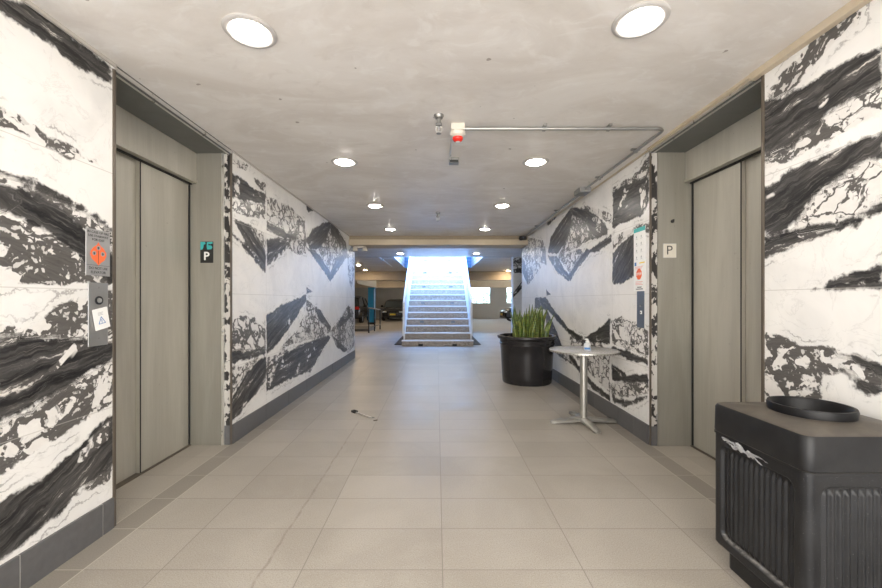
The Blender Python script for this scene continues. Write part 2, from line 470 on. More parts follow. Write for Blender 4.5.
RIGHT = []
R = lambda k, pts: addp(RIGHT, wr, k, pts)
R('B', [(767,92),(792,62),(816,33),(836,18),(861,8),(857,25),(826,51),(792,90),(770,108)])
R('D', [(763,101),(792,94),(826,74),(884,41),(884,80),(851,99),(816,123),(792,148),(772,160),(763,163)])
R('B', [(763,140),(790,140),(816,118),(856,92),(884,80),(884,115),(836,133),(792,160),(763,170)])
R('D', [(763,190),(792,168),(826,153),(884,132),(884,162),(861,160),(811,197),(792,227),(772,237),(763,230)])
R('B', [(763,237),(792,227),(811,197),(861,158),(884,156),(884,207),(851,227),(801,242),(763,258)])
R('D', [(763,240),(792,229),(816,224),(850,218),(884,200),(884,209),(851,228),(801,243),(763,259)])
R('D', [(812,290),(840,277),(884,262),(884,289)])
R('B', [(765,333),(778,337),(797,343),(827,347),(852,352),(884,366),(884,396),(865,392),(843,372),(820,374),(822,398),(789,398),(765,402)])
R('D', [(835,352),(852,352),(884,366),(884,376),(858,366)])
R('D', [(840,366),(862,380),(884,390),(884,398),(862,392),(846,378)])
zC = lambda k, pts: R(k, Zm(pts, 3.917, 510, 150))
zD = lambda k, pts: R(k, Zm(pts, 3.79, 540, 290))
zC('B', [(402,150),(440,126),(480,105),(545,20),(545,112),(480,125),(402,165)])
zC('D', [(402,165),(470,128),(545,105),(545,200),(520,255),(440,285),(402,305)])
zC('B', [(425,160),(480,150),(470,230),(430,270),(402,290)])
zC('B', [(402,340),(490,296),(545,285),(545,320),(490,325),(420,372),(402,400)])
zC('D', [(402,405),(440,360),(490,318),(500,490),(440,522),(402,522)])
zC('D', [(147,402),(160,340),(200,280),(242,222),(242,300),(212,370),(185,408)])
zC('B', [(243,250),(300,270),(332,340),(250,390),(190,412),(215,360)])
zC('D', [(243,222),(300,232),(350,262),(388,310),(380,332),(322,352),(300,284),(243,255)])
zC('B', [(290,218),(345,230),(399,252),(399,290),(350,262),(295,236)])
zC('D', [(305,398),(350,360),(399,332),(399,358),(350,398)])
zC('D', [(147,415),(185,415),(215,470),(238,500),(230,514),(185,480)])
zC('D', [(232,485),(262,440),(300,382),(314,400),(270,458),(235,514)])
zC('B', [(185,415),(300,380),(260,450),(235,480),(210,450)])
zC('D', [(143,285),(188,258),(150,298)])
zC('D', [(143,548),(160,566),(143,572)])
zC('B', [(45,372),(80,345),(130,355),(142,402),(120,462),(70,530),(50,470)])
zC('D', [(46,410),(72,490),(70,528),(48,480)])
zC('D', [(120,370),(140,395),(142,450),(120,440)])
zD('D', [(-20,30),(20,26),(60,86),(110,146),(168,180),(140,194),(80,136),(30,76),(-20,70)])
zD('D', [(20,60),(60,150),(90,230),(112,236),(150,290),(200,350),(266,400),(266,425),(200,375),(130,290),(60,240),(25,150)])
zD('B', [(110,170),(165,185),(220,192),(262,240),(266,400),(220,345),(165,290),(120,235)])
zD('D', [(165,180),(200,165),(266,108),(266,205),(230,200),(190,196)])
zD('B', [(272,120),(310,102),(350,118),(410,155),(410,262),(350,232),(272,202)])
zD('D', [(272,212),(340,233),(410,262),(410,288),(330,262),(272,238)])
zD('D', [(272,278),(330,325),(410,318),(410,350),(330,350),(272,347)])
zD('B', [(272,348),(410,335),(410,400),(272,402)])
zD('D', [(272,398),(330,422),(410,392),(410,410),(340,442),(280,432)])
RJ = (3.775, 4.89, 6.04, 7.75, 1.0)

def sdf(P, poly):
    poly = np.array(poly); n = len(poly)
    d = np.full(len(P), 1e9); inside = np.zeros(len(P), bool)
    for i in range(n):
        a, b = poly[i], poly[(i+1) % n]; e = b-a; w = P-a
        t = np.clip((w@e)/max(1e-9, e@e), 0, 1); q = w - t[:, None]*e
        d = np.minimum(d, (q*q).sum(1))
        c = ((a[1] <= P[:, 1]) & (b[1] > P[:, 1])) | ((b[1] <= P[:, 1]) & (a[1] > P[:, 1]))
        with np.errstate(divide='ignore', invalid='ignore'):
            xi = a[0] + (P[:, 1]-a[1])/(b[1]-a[1] if abs(b[1]-a[1]) > 1e-12 else 1e-12)*(b[0]-a[0])
        inside ^= c & (P[:, 0] < xi)
    d = np.sqrt(d); return np.where(inside, d, -d)

def marble_attrs(o, uv, polys, refl=1.472):
    """uv: (n,2) wall coordinates of every vertex; nearer than refl the slabs are book-matched"""
    P = uv.copy(); P[:, 0] = np.where(P[:, 0] < refl, 2*refl-P[:, 0], P[:, 0])
    P[:, 0] = np.where(P[:, 0] > 7.85, 15.7-P[:, 0], P[:, 0])
    f = {'D': np.full(len(P), -1.0), 'B': np.full(len(P), -1.0)}
    best = np.full(len(P), -9.0); fs = P[:, 0].copy(); ft = P[:, 1].copy()
    for i, (k, poly) in enumerate(polys):
        d = sdf(P, poly)
        f[k] = np.maximum(f[k], d)
        q = np.array(poly); ctr = q.mean(0); q = q-ctr
        w, v = np.linalg.eigh(q.T@q); a = v[:, 1]
        pick = d + (.02 if k == 'D' else 0) > best; best = np.where(pick, d + (.02 if k == 'D' else 0), best)
        r = P - ctr
        fs = np.where(pick, r@a + i*1.7, fs); ft = np.where(pick, r@np.array((-a[1], a[0])) + i*.9, ft)
    for nm, arr in (('fd', f['D']), ('fb', f['B']), ('fs', fs), ('ft', ft)):
        at = o.data.attributes.new(nm, 'FLOAT', 'POINT'); at.data.foreach_set('value', arr.astype(np.float32))

def wall(name, X, thick, y0, y1s, segs, mat, polys, z0=0, z1=2.44):
    """marble wall in the plane X, running along Y in the given segments, with thickness away from the corridor"""
    bm = bmesh.new(); sgn = -1 if X < 0 else 1
    for a, b in segs:
        step = .02
        ny = max(1, int((b-a)/step)); nz = int((z1-z0)/step)
        g = [[bm.verts.new((X, a+(b-a)*i/ny, z0+(z1-z0)*j/nz)) for j in range(nz+1)] for i in range(ny+1)]
        for i in range(ny):
            for j in range(nz):
                bm.faces.new((g[i][j], g[i+1][j], g[i+1][j+1], g[i][j+1]))
        X2 = X + sgn*thick
        # end faces and back
        bk = {}
        for i in (0, ny):
            for j in range(nz+1): bk[i, j] = bm.verts.new((X2, g[i][0].co.y, g[0][j].co.z))
        for i in (0, ny):
            for j in range(nz): bm.faces.new((g[i][j], g[i][j+1], bk[i, j+1], bk[i, j]))
        bm.faces.new((bk[0, 0], bk[0, nz], bk[ny, nz], bk[ny, 0]))
    me = bpy.data.meshes.new(name); bmesh.ops.recalc_face_normals(bm, faces=bm.faces[:]); bm.to_mesh(me); bm.free()
    o = bpy.data.objects.new(name, me); COL.objects.link(o); me.materials.append(mat); o['kind'] = 'structure'
    co = np.empty(len(me.vertices)*3, np.float32); me.vertices.foreach_get('co', co); co = co.reshape(-1, 3).astype(float)
    marble_attrs(o, np.stack([co[:, 1] + (co[:, 0]-X)*sgn, co[:, 2]], 1), polys)
    return o

PN, PFL = 1.99, 3.12               # left lift portal, near and far edge
RN, RFR = 2.03, 3.10               # right lift portal
mL = marble_mat('marble_left', LJ); mR = marble_mat('marble_right', RJ)
wall('wall_left', XL, .30, 0, 0, [(-1.8, PN), (PFL, 7.8)], mL, LEFT)
wall('wall_right', XR, .30, 0, 0, [(-1.8, RN), (RFR, 7.8)], mR, RIGHT)

# marble-clad return wall beyond, facing the camera, seen past the end of the right wall
def return_wall():
    bm = bmesh.new(); x0, x1 = 2.16, 3.6; nx, nz = 74, 120
    g = [[bm.verts.new((x0+(x1-x0)*i/nx, 10.9, 2.41*j/nz)) for j in range(nz+1)] for i in range(nx+1)]
    for i in range(nx):
        for j in range(nz): bm.faces.new((g[i][j], g[i+1][j], g[i+1][j+1], g[i][j+1]))
    c = [bm.verts.new(p) for p in ((x0,11.2,0),(x1,11.2,0),(x1,11.2,2.41),(x0,11.2,2.41))]
    bm.faces.new(c); bm.faces.new((g[0][0], *[g[0][j] for j in range(1, nz+1)], c[3], c[0])); bm.faces.new([g[nx][j] for j in range(nz+1)] + [c[2], c[1]])
    me = bpy.data.meshes.new('wall_return'); bmesh.ops.recalc_face_normals(bm, faces=bm.faces[:]); bm.to_mesh(me); bm.free()
    o = bpy.data.objects.new('wall_return', me); COL.objects.link(o); o['kind'] = 'structure'
    me.materials.append(marble_mat('marble_return', (3.0,), 0))
    co = np.empty(len(me.vertices)*3, np.float32); me.vertices.foreach_get('co', co); co = co.reshape(-1, 3).astype(float)
    f = lambda px, py: ((px-CX)*10.9/F, H+(CY-py)*10.9/F)
    polys = [('B', [f(*p) for p in ((511,262),(516,257),(524,258),(530,266),(524,274),(513,272))]),
             ('D', [f(*p) for p in ((513,269),(522,268),(521,273),(514,273))]),
             ('D', [f(*p) for p in ((511,296),(522,281),(524,286),(515,296),(511,300))])]
    marble_attrs(o, np.stack([co[:, 0], co[:, 2]], 1), polys, refl=-9)
return_wall()

# ------------------------------------------------------------------ floor, ceiling and other shell
def grid_floor():
    bm = bmesh.new()
    box(bm, -9, 9, -1.8, 13.5, -.25, 0, mi=0)
    prof = [(13.5, 0), (27, -.36), (34, -.43)]
    for (ya, za), (yb, zb) in zip(prof, prof[1:]):
        v = [bm.verts.new(p) for p in ((-9,ya,za),(9,ya,za),(9,yb,zb),(-9,yb,zb),(-9,ya,-.8),(9,ya,-.8),(9,yb,-.8),(-9,yb,-.8))]
        for f in ((0,1,2,3),(7,6,5,4),(0,4,5,1),(1,5,6,2),(2,6,7,3),(3,7,4,0)):
            q = bm.faces.new([v[i] for i in f]); q.material_index = 1
    return bm
def gz(y):
    if y < 13.5: return 0
    if y < 27: return -.36*(y-13.5)/13.5
    return -.36 - .07*(y-27)/7
struct('floor', grid_floor(), None, mats=[M['floor'], M['concrete']])

OX0, OX1, OY0, OY1 = -1.25, 1.33, 10.9, 14.7
def ceiling():
    bm = bmesh.new()
    box(bm, -2.05, 2.1, -1.8, 7.8, ZC, 2.85)
    box(bm, -9, 9, 7.8, OY0, ZC, 2.85)
    for a in ((-9, OX0, OY0, OY1), (OX1, 9, OY0, OY1), (-9, 9, OY1, 34)): box(bm, *a, 2.41, 2.85)
    return bm
struct('ceiling', ceiling(), M['ceil'])
# stairwell: siding above the opening
bm = boxb(OX0-.1, OX0+.012, OY0, OY1, 2.405, 3.75); struct('wall_stairwell_left', bm, M['siding'])
bm = boxb(OX1-.012, OX1+.1, OY0, OY1, 2.405, 3.75); struct('wall_stairwell_right', bm, M['siding'])
bm = bmesh.new(); box(bm, OX0, -.93, OY1-.02, OY1+.1, 2.40, 3.9); box(bm, .96, OX1, OY1-.02, OY1+.1, 2.40, 3.9)
struct('wall_stairwell_end', bm, M['sidingblue'])
# wall behind the camera, garage walls
bm = bmesh.new(); box(bm, -9, -1.97, 7.65, 7.8, 0, 2.85); box(bm, 2.02, 9, 7.65, 7.8, 0, 2.85)
struct('wall_lobby', bm, M['gwall'])
struct('wall_garage_left', boxb(-9.15, -9, 7.8, 34, -.5, 2.85), M['gwall'])
bm = bmesh.new(); box(bm, 9, 9.15, 7.8, 19, -.5, 2.85); box(bm, 9, 9.15, 19, 28.5, 2.2, 2.85); box(bm, 9, 9.15, 28.5, 34, -.6, 2.85)
struct('wall_garage_right', bm, M['gwall'])
WY = 33.0
def wx(px): return (px-CX)*WY/F
def wz(py): return H+(CY-py)*WY/F
w1, w2 = (wx(470), wx(490.5)), (wx(506.5), wx(530))
z0w, z1w = wz(303.5), wz(287)
bm = bmesh.new()
for a, b in ((-9, w1[0]), (w1[1], w2[0]), (w2[1], 9)): box(bm, a, b, WY, WY+.2, -.6, 2.85)
for w in (w1, w2): box(bm, *w, WY, WY+.2, -.6, z0w); box(bm, *w, WY, WY+.2, z1w, 2.85)
struct('wall_far', bm, M['gwall'])
glass = NT('window_glass').out((.95,1,.98), .03, **{'Transmission Weight': 1.0, 'IOR': 1.02})
for i, w in enumerate((w1, w2)):
    bm = bmesh.new()
    f = .05
    box(bm, w[0], w[1], WY+.05, WY+.12, z0w, z0w+f); box(bm, w[0], w[1], WY+.05, WY+.12, z1w-f, z1w)
    for q in (w[0], (w[0]*.36+w[1]*.64), w[1]-f): box(bm, q, q+f, WY+.05, WY+.12, z0w+f, z1w-f)
    wo = struct('window_%d' % (i+1), bm, M['white'])
    bm = boxb(w[0]+.01, w[1]-.01, WY+.08, WY+.09, z0w+.01, z1w-.01); mesh_obj('window_pane', bm, glass, wo)

# beams
bm = bmesh.new(); box(bm, XL, XR, 7.32, 7.75, 2.30, ZC); struct('trim_1', bm, M['beamdark'])
bm = bmesh.new(); box(bm, XL, XR, 7.28, 7.78, 2.215, 2.318, bev=.004); struct('trim_2', bm, M['beam'])
bm = bmesh.new(); box(bm, -9, 9, 16.7, 17.1, 2.04, 2.41); box(bm, -9, 9, 16.62, 16.7, 2.30, 2.34); struct('trim_3', bm, M['beam'])
bm = bmesh.new(); box(bm, -9, 9, 25, 25.4, 1.98, 2.41); struct('trim_4', bm, M['beam'])
bm = bmesh.new(); box(bm, -3.75, -3.55, 17.1, 22.5, 1.91, 2.30); box(bm, -3.8, -3.5, 17.1, 22.6, 1.89, 1.93); struct('trim_5', bm, M['beam'])
bm = bmesh.new(); box(bm, -9, -1.26, OY0-.02, OY0, 2.385, 2.412); box(bm, 1.34, 2.13, OY0-.02, OY0, 2.385, 2.412); struct('trim_6', bm, M['darkgap'])

# baseboards with pale joints
def baseboard(name, X, s, segs, joints):
    bm = bmesh.new()
    for a, b in segs:
        cuts = [a] + [j for j in joints if a < j < b] + [b]
        for p, q in zip(cuts, cuts[1:]):
            box(bm, *sorted((X-s*.002, X+s*.012)), p+.0025, q-.0025, 0, .155)
            if q != b: box(bm, *sorted((X-s*.002, X+s*.010)), q-.0025, q+.0025, 0, .154, mi=1)
    struct(name, bm, None, mats=[M['base'], M['joint']])
baseboard('baseboard_left', XL, 1, [(-1.8, PN-.012), (PFL+.008, 7.79)], [.68,1.29,1.53,1.91,3.73,4.3,4.9,5.5,6.1,6.7,7.3])
baseboard('baseboard_right', XR, -1, [(-1.8, RN-.012), (RFR+.008, 7.79)], [.3,.9,1.5,3.35,3.62,4.2,4.8,5.4,6.0,6.6,7.2])

# ceiling edge trims
tno = 7
def trim(bm, mat, smooth=False, mats=None):
    global tno
    o = struct('trim_%d' % tno, bm, mat, smooth=smooth, mats=mats); tno += 1; return o
bm = bmesh.new(); box(bm, XL, XL+.012, -1.8, PN, 2.372, ZC); box(bm, XL, XL+.012, PFL, 7.28, 2.378, ZC); trim(bm, M['trimgrey'])
bm = bmesh.new(); box(bm, XR-.035, XR, -1.8, RN+.05, 2.352, ZC, bev=.003); box(bm, XR-.03, XR, RN+.05, RFR, 2.372, ZC); box(bm, XR-.012, XR, RFR, 7.28, 2.378, ZC); trim(bm, M['trimbeige'])

# ------------------------------------------------------------------ lift portals and doors
def portal(side):
    s = side
    X = XL if s < 0 else XR
    n, f = (PN, PFL) if s < 0 else (RN, RFR)
    def bx(bm, a, b, *r, **k): return box(bm, *sorted((X+s*a, X+s*b)), *r, **k)   # a,b = depth behind the wall plane
    # frame: jambs, soffit, header
    bm = bmesh.new()
    bx(bm, .06, .42, f-.02, f+.10, 0, 2.352)          # far jamb
    bx(bm, .012, .42, n-.10, n+.004, 0, 2.352)        # near jamb
    trim(bm, M['frame'])
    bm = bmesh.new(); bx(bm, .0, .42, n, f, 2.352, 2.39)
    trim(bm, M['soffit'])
    bm = bmesh.new(); bx(bm, -.006, .006, n, f, 2.358, 2.378); bx(bm, .010, .02, n, f, 2.346, 2.353)
    trim(bm, M['alu'])
    bm = bmesh.new(); bx(bm, .27, .42, n, f-.02, 2.11, 2.352); bx(bm, .262, .27, n, f-.02, 2.11, 2.13)
    trim(bm, M['steel'])
    # corner strips
    bm = bmesh.new(); bx(bm, -.006, .02, n-.012, n+.004, 0, 2.36); trim(bm, M['bronze'])
    bm = bmesh.new(); bx(bm, -.005, .006, f-.006, f+.008, 0, 2.375); trim(bm, M['bronze'])
    bm = bmesh.new(); bx(bm, .048, .066, f-.024, f, 0, 2.352); trim(bm, M['alu'] if s < 0 else M['frame'])
    # cut pieces of marble in the reveal and its foot
    bm = bmesh.new(); bx(bm, .006, .048, f-.012, f, .155, 2.352); o = trim(bm, None, mats=[revm])
    bm = bmesh.new(); bx(bm, .004, .05, f-.014, f+.0, 0, .155); trim(bm, M['base'])
    # door with two sliding leaves
    d = bpy.data.objects.new('door_1' if s < 0 else 'door_2', None); COL.objects.link(d); d['kind'] = 'structure'
    d.location = (X+s*.33, (n+f)/2, 0)
    def leaf(a, b, y0, y1):
        bm = bmesh.new(); bx(bm, a, b, y0, y1, .008, 2.12)
        for v in bm.verts: v.co -= Vector(d.location)
        return mesh_obj('door_leaf', bm, M['steel'], d)
    seam = 2.58
    leaf(.325, .35, seam, f-.02); leaf(.352, .372, n, seam+.05)
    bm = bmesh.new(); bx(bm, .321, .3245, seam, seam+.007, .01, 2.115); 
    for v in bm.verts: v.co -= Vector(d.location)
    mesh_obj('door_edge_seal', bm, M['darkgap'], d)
    bm = bmesh.new(); bx(bm, .319, .3249, f-.036, f-.0205, .01, 2.115); bx(bm, .305, .3249, n, f-.0205, 2.100, 2.1095)  # dark strips standing in for the shadow along the jamb and under the header
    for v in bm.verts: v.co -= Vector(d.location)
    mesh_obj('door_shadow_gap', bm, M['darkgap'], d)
    bm = bmesh.new(); bx(bm, .31, .40, n, f-.02, 0, .006)
    for v in bm.verts: v.co -= Vector(d.location)
    mesh_obj('door_sill', bm, M['bronze'], d)
    # hoist-way backing
    bm = bmesh.new(); bx(bm, .40, .44, n-.1, f+.1, 0, 2.4); trim(bm, M['darkgap'])

def reveal_mat():
    t = NT('marble_reveal'); p = t.pos((1.5, 1, 1)); a = t.noise(p, 11, 4, .6, .4)
    st = t.noise(t.pos((3, 1, 1.1)), 5, 2)
    c = t.mix(t.step(t.math('ADD', a, t.math('MULTIPLY', st, .6)), .80, .83), (.50,.48,.45), (.03,.028,.028))
    return t.out(c, .3)
revm = reveal_mat()
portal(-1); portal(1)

# ------------------------------------------------------------------ recessed downlights
def make_downlight(glow):
    t = thing('recessed_downlight', 'x', 'ceiling light')
    lathe(bm := bmesh.new(), [(.112,0),(.115,-.004),(.108,-.010),(.094,-.012),(.084,-.008),(.072,-.003),(.112,0)], 48)
    mesh_obj('trim_ring', bm, M['lampring'], t, smooth=True)
    lathe(bm := bmesh.new(), [(.072,-.004),(.068,-.012),(.056,-.018),(.03,-.022),(0,-.023)], 40)
    mesh_obj('lens', bm, glow, t, smooth='all')
    return t
dl0 = make_downlight(M['lamp'])
RN_ = ['nearest the camera', 'second from the camera', 'third from the camera', 'fourth from the camera, by the beige beam']
first = True
for x, y, lab in [(-.848,1.745,'large round recessed downlight near the left lift door, nearest the camera'),
                  (.885,1.675,'large round recessed downlight near the right lift door, nearest the camera'),
                  (-.815,3.39,'recessed downlight in the left row, second from the camera'),
                  (.87,3.39,'recessed downlight in the right row, second from the camera'),
                  (-.80,4.96,'recessed downlight in the left row, third from the camera'),
                  (.84,4.96,'recessed downlight in the right row, third from the camera'),
                  (-.80,6.6,'recessed downlight in the left row, just before the beige beam'),
                  (.82,6.6,'recessed downlight in the right row, just before the beige beam'),
                  (-.96,10.05,'recessed downlight beyond the beige beam, left of the staircase top'),
                  (1.03,10.05,'recessed downlight beyond the beige beam, right of the staircase top'),
                  (-.81,.05,'unseen recessed downlight overhead, left row, outside the frame, added to light the foreground'),
                  (.86,.05,'unseen recessed downlight overhead, right row, outside the frame, added to light the foreground'),  # unseen pair continuing the rows, added to brighten the near part
                  ]:
    o = dl0 if first else copy_tree(dl0); first = False
    o.location = (x, y, ZC); o['label'] = lab; o['group'] = 'recessed downlights of the lobby ceiling'
gw = [(-2.78,13.6,'warm garage ceiling light, bright, left of the staircase'), (-2.95,15.8,'warm garage ceiling light, faint, left of the staircase beside the first beam'), (3.0,16.2,'warm garage ceiling light right of the staircase')] + [(x, y, 'added warm fill light, unseen behind the beige garage beams') for x, y in ((-5.2,19.5),(-1.2,20.5),(-3.2,23.8),(-4.5,29),(2.8,20.5),(4.6,29),(-1.0,29.5))]  # lamps behind the beams are unseen extras, added to brighten the garage
dg0 = make_downlight(M['lampwarm']); dg0['group'] = 'warm garage ceiling lights'
for i, (x, y, lab) in enumerate(gw):
    o = dg0 if i == 0 else copy_tree(dg0); o.location = (x, y, 2.41); o['label'] = lab

# ------------------------------------------------------------------ ceiling hardware
def sprinkler(x, y, lab):
    t = thing('fire_sprinkler', lab, 'sprinkler', (x, y, ZC), group='ceiling sprinklers')
    lathe(bm := bmesh.new(), [(.0,0),(.034,0),(.034,-.006),(.026,-.02),(.018,-.022)], 24); mesh_obj('escutcheon', bm, M['galv'], t, True)
    bm = tube(bmesh.new(), [(0,0,-.015),(0,0,-.062)], .013, 12); lathe(bm, [(.019,-.05),(.022,-.056),(.022,-.068),(.012,-.072)], 6, cap0=True, cap1=True)
    mesh_obj('pipe_nipple', bm, M['galv'], t, True)
    bm = bmesh.new()
    for s in (-1, 1): tube(bm, [(s*.010,0,-.070),(s*.022,0,-.085),(s*.018,0,-.105),(s*.002,0,-.118)], .0035, 6)
    tube(bm, [(0,0,-.072),(0,0,-.118)], .003, 6)
    mesh_obj('frame_arm', bm, M['alu'], t, True)
    lathe(bm := bmesh.new(), [(0,-.118),(.016,-.119),(.017,-.122),(0,-.123)], 16); mesh_obj('deflector', bm, M['galv'], t, True)
sprinkler(.012, 2.54, 'brass-grey pendent sprinkler beside the red-lensed alarm, nearest the camera')
sprinkler(.012, 5.35, 'small pendent sprinkler in the middle of the ceiling before the beige beam')
sprinkler(.6, 14.0+1.6, 'tiny sprinkler under the garage ceiling right of the staircase') if False else None

t = thing('fire_alarm_strobe', 'cream ceiling alarm with red lens at the end of the conduit', 'fire alarm', (.145, 2.69, ZC))
mesh_obj('back_box', boxb(-.048,.048,-.048,.048,-.045,0, bev=.005), M['cream'], t)
lathe(bm := bmesh.new(), [(0,-.044),(.05,-.045),(.056,-.052),(.052,-.072),(.036,-.084),(.03,-.086),(0,-.086)], 32); mesh_obj('housing', bm, M['cream'], t, True)
lathe(bm := bmesh.new(), [(.036,-.084),(.037,-.094),(.03,-.106),(.016,-.114),(0,-.116)], 28); mesh_obj('red_lens', bm, M['red'], t, 'all')
lathe(bm := bmesh.new(), [(.0,-.1162),(.012,-.1152),(.016,-.1145)], 20); mesh_obj('strobe_flash_window', bm, M['signwhite'], t, True)

t = thing('junction_box', 'small grey metal box on the ceiling behind the alarm', 'electrical box', (.145, 3.32, ZC))
bm = boxb(-.042,.042,-.035,.035,-.045,0, bev=.004); mesh_obj('box_body', bm, M['galv'], t)
mesh_obj('front_socket', boxb(-.036,.036,-.038,-.034,-.043,-.022), M['ironblack'], t)
bm = tube(bmesh.new(), [(-.035,-.03,-.012),(-.035,-.58,-.012)], .009, 10); mesh_obj('short_conduit', bm, M['alu'], t, True)

t = thing('electrical_conduit', 'thin metal conduit running from the alarm across to the right wall and along it', 'conduit', (0, 0, 0))
p = bend([(.19,2.69,2.368),(1.60,2.69,2.368),(1.60,4.16,2.368)], .07)
mesh_obj('conduit_pipe', tube(bmesh.new(), p, .011, 10), M['galv'], t, True)
mesh_obj('conduit_pipe', tube(bmesh.new(), [(1.62,4.30,2.368),(1.655,7.12,2.368)], .011, 10), M['galv'], t, True)
mesh_obj('conduit_pipe', tube(bmesh.new(), bend([(1.645,4.18,2.352),(1.67,7.12,2.352)], .03), .007, 8), M['trimgrey'], t, True)
bm = bmesh.new(); box(bm, 1.54,1.66,4.14,4.32,2.335,ZC-.001, bev=.004); mesh_obj('pull_box', bm, M['galv'], t)
for x in (.75, 1.2):
    bm = bmesh.new(); box(bm, x-.01, x+.01, 2.65, 2.73, 2.374, ZC-.001); box(bm, x-.01, x+.01, 2.675, 2.705, 2.355, 2.382); mesh_obj('pipe_strap', bm, M['galv'], t)
for y in (3.1, 3.8, 5.2, 6.3):
    x = 1.60 + max(0, y-4.2)*.018
    bm = bmesh.new(); box(bm, x-.035, x+.035, y-.01, y+.01, 2.374, ZC-.001); box(bm, x-.015, x+.015, y-.01, y+.01, 2.355, 2.382); mesh_obj('pipe_strap', bm, M['galv'], t)

t = thing('security_camera', 'small black security camera at the right end of the beige beam', 'camera', (1.63, 7.2, 2.33))
mesh_obj('mount', boxb(-.03,.05,.0,.08,-.03,.04, bev=.006), M['ironblack'], t)
lathe(bm := bmesh.new(), [(0,-.05),(.03,-.04),(.042,-.01),(.04,.02),(.0,.04)], 20, -.06, -.02); mesh_obj('camera_dome', bm, M['blackplastic'], t, 'all')

t = thing('spotlight', 'pale twin-headed lamp under the left end of the beige beam', 'spotlight', (-1.50, 7.5, 2.215))
mesh_obj('mounting_bar', boxb(-.12,.1,-.02,.02,-.03,0, bev=.004), M['cream'], t)
for x in (-.1, .09):
    bm = lathe(bmesh.new(), [(0,0),(.03,-.005),(.045,-.05),(.06,-.09),(.05,-.09),(0,-.07)], 20, x, 0)
    mesh_obj('lamp_head', bm, M['cream'], t, True)

t = thing('ceiling_pipe', 'white pipe under the garage ceiling left of the staircase', 'pipe', (-1.65, 11.0, 2.39))
mesh_obj('pipe_run', tube(bmesh.new(), [(0,0,0),(0,3.0,0)], .018, 8), M['railwhite'], t, True)
mesh_obj('hanger', boxb(-.03,.03,.5,.53,-.02,.03), M['galv'], t)

# ------------------------------------------------------------------ signs and lift buttons
def plate(parent, name, w, h, th, mat, cx=0, cy=0, z=0, bev=.0015):
    return mesh_obj(name, boxb(cx-w/2, cx+w/2, cy-h/2, cy+h/2, z, z+th, bev=bev, seg=1), mat, parent)

# left: fire notice
t = thing('fire_notice_sign', 'grey metal fire notice with orange flame symbol, above the left call button', 'sign', (XL, 1.893, 1.402), rot=FL)
plate(t, 'sign_plate', .136, .226, .003, M['plategrey'])
for s_, z_, y_ in (('IN CASE OF FIRE',.0165,.098),('USE STAIRWAY',.0165,.080),('FOR EXIT',.0165,.062),('DO NOT USE',.0175,-.077),('ELEVATOR',.0175,-.097)):
    mesh_obj('text_line', text_bm(s_, z_, 0, y_, .0032), M['black'], t)
bm = bmesh.new()
prism(bm, [(0,.052),(.010,.036),(.028,.024),(.042,.006),(.046,-.010),(.034,-.034),(.014,-.048),(0,-.062),(-.014,-.048),(-.034,-.034),(-.046,-.010),(-.042,.006),(-.028,.024),(-.010,.036)], .003, .0036)
mesh_obj('flame_symbol', bm, M['orange'], t)
bm = bmesh.new()
for x, y in ((-.024,-.004), (.024,-.004), (0,.024)): prism(bm, [(x+.011*math.cos(a*PI/8), y+.011*math.sin(a*PI/8)) for a in range(16)], .0036, .0040)
mesh_obj('symbol_disc', bm, M['plategrey'], t)
bm = bmesh.new()
for x, y in ((-.024,-.004), (.024,-.004), (0,.024)):
    box(bm, x-.002, x+.002, y-.007, y+.005, .004, .0043); box(bm, x-.006, x+.005, y-.001, y+.002, .004, .0043)
box(bm, -.001,.001,-.055,.010,.0036,.0040)
mesh_obj('symbol_figure', bm, M['black'], t)
plate(t, 'divider_line', .13, .0012, .0004, M['black'], 0, -.062, .003, 0)

# left: call station with a hanging card
t = thing('lift_call_plate', 'brushed steel lift call plate with round key switch on the left wall', 'lift button', (XL, 1.893, 1.10), rot=FL)
plate(t, 'face_plate', .112, .31, .004, M['callsteel'])
bm = lathe(bmesh.new(), [(.021,.004),(.021,.009),(.017,.010),(.016,.007),(0,.007)], 28, 0, .068); mesh_obj('switch_ring', bm, M['ironblack'], t, True)
bm = lathe(bmesh.new(), [(0,.013),(.011,.012),(.012,.007)], 20, 0, .068); mesh_obj('key_core', bm, M['alu'], t, True)
for y in (.13, -.118):
    bm = lathe(bmesh.new(), [(0,.006),(.004,.0055),(.005,.004)], 12, 0, y); mesh_obj('screw', bm, M['galv'], t)
t = thing('hanging_card', 'small white tilted card with blue triangle hanging on the left call plate', 'card', (XL+.009, 1.902, 1.078), rot=FL @ Matrix.Rotation(.20, 3, 'Z'))
plate(t, 'card_sheet', .084, .104, .0012, M['signwhite'])
bm = bmesh.new()
for a, b in (((-.019,-.024),(.019,-.024)), ((.019,-.024),(0,.010)), ((0,.010),(-.019,-.024))): tube(bm, [(*a,.0015),(*b,.0015)], .0016, 5)
box(bm, -.0015,.0015,-.016,-.002,.0012,.0022); box(bm, -.0015,.0015,-.0205,-.018,.0012,.0022)
mesh_obj('warning_triangle', bm, M['blueprint'], t)
bm = bmesh.new()
for k, w in enumerate((.03,.024,.028)): box(bm, -.015, -.015+w, .030-k*.006, .032-k*.006, .0012, .0016)
mesh_obj('card_print', bm, M['plategrey'], t)

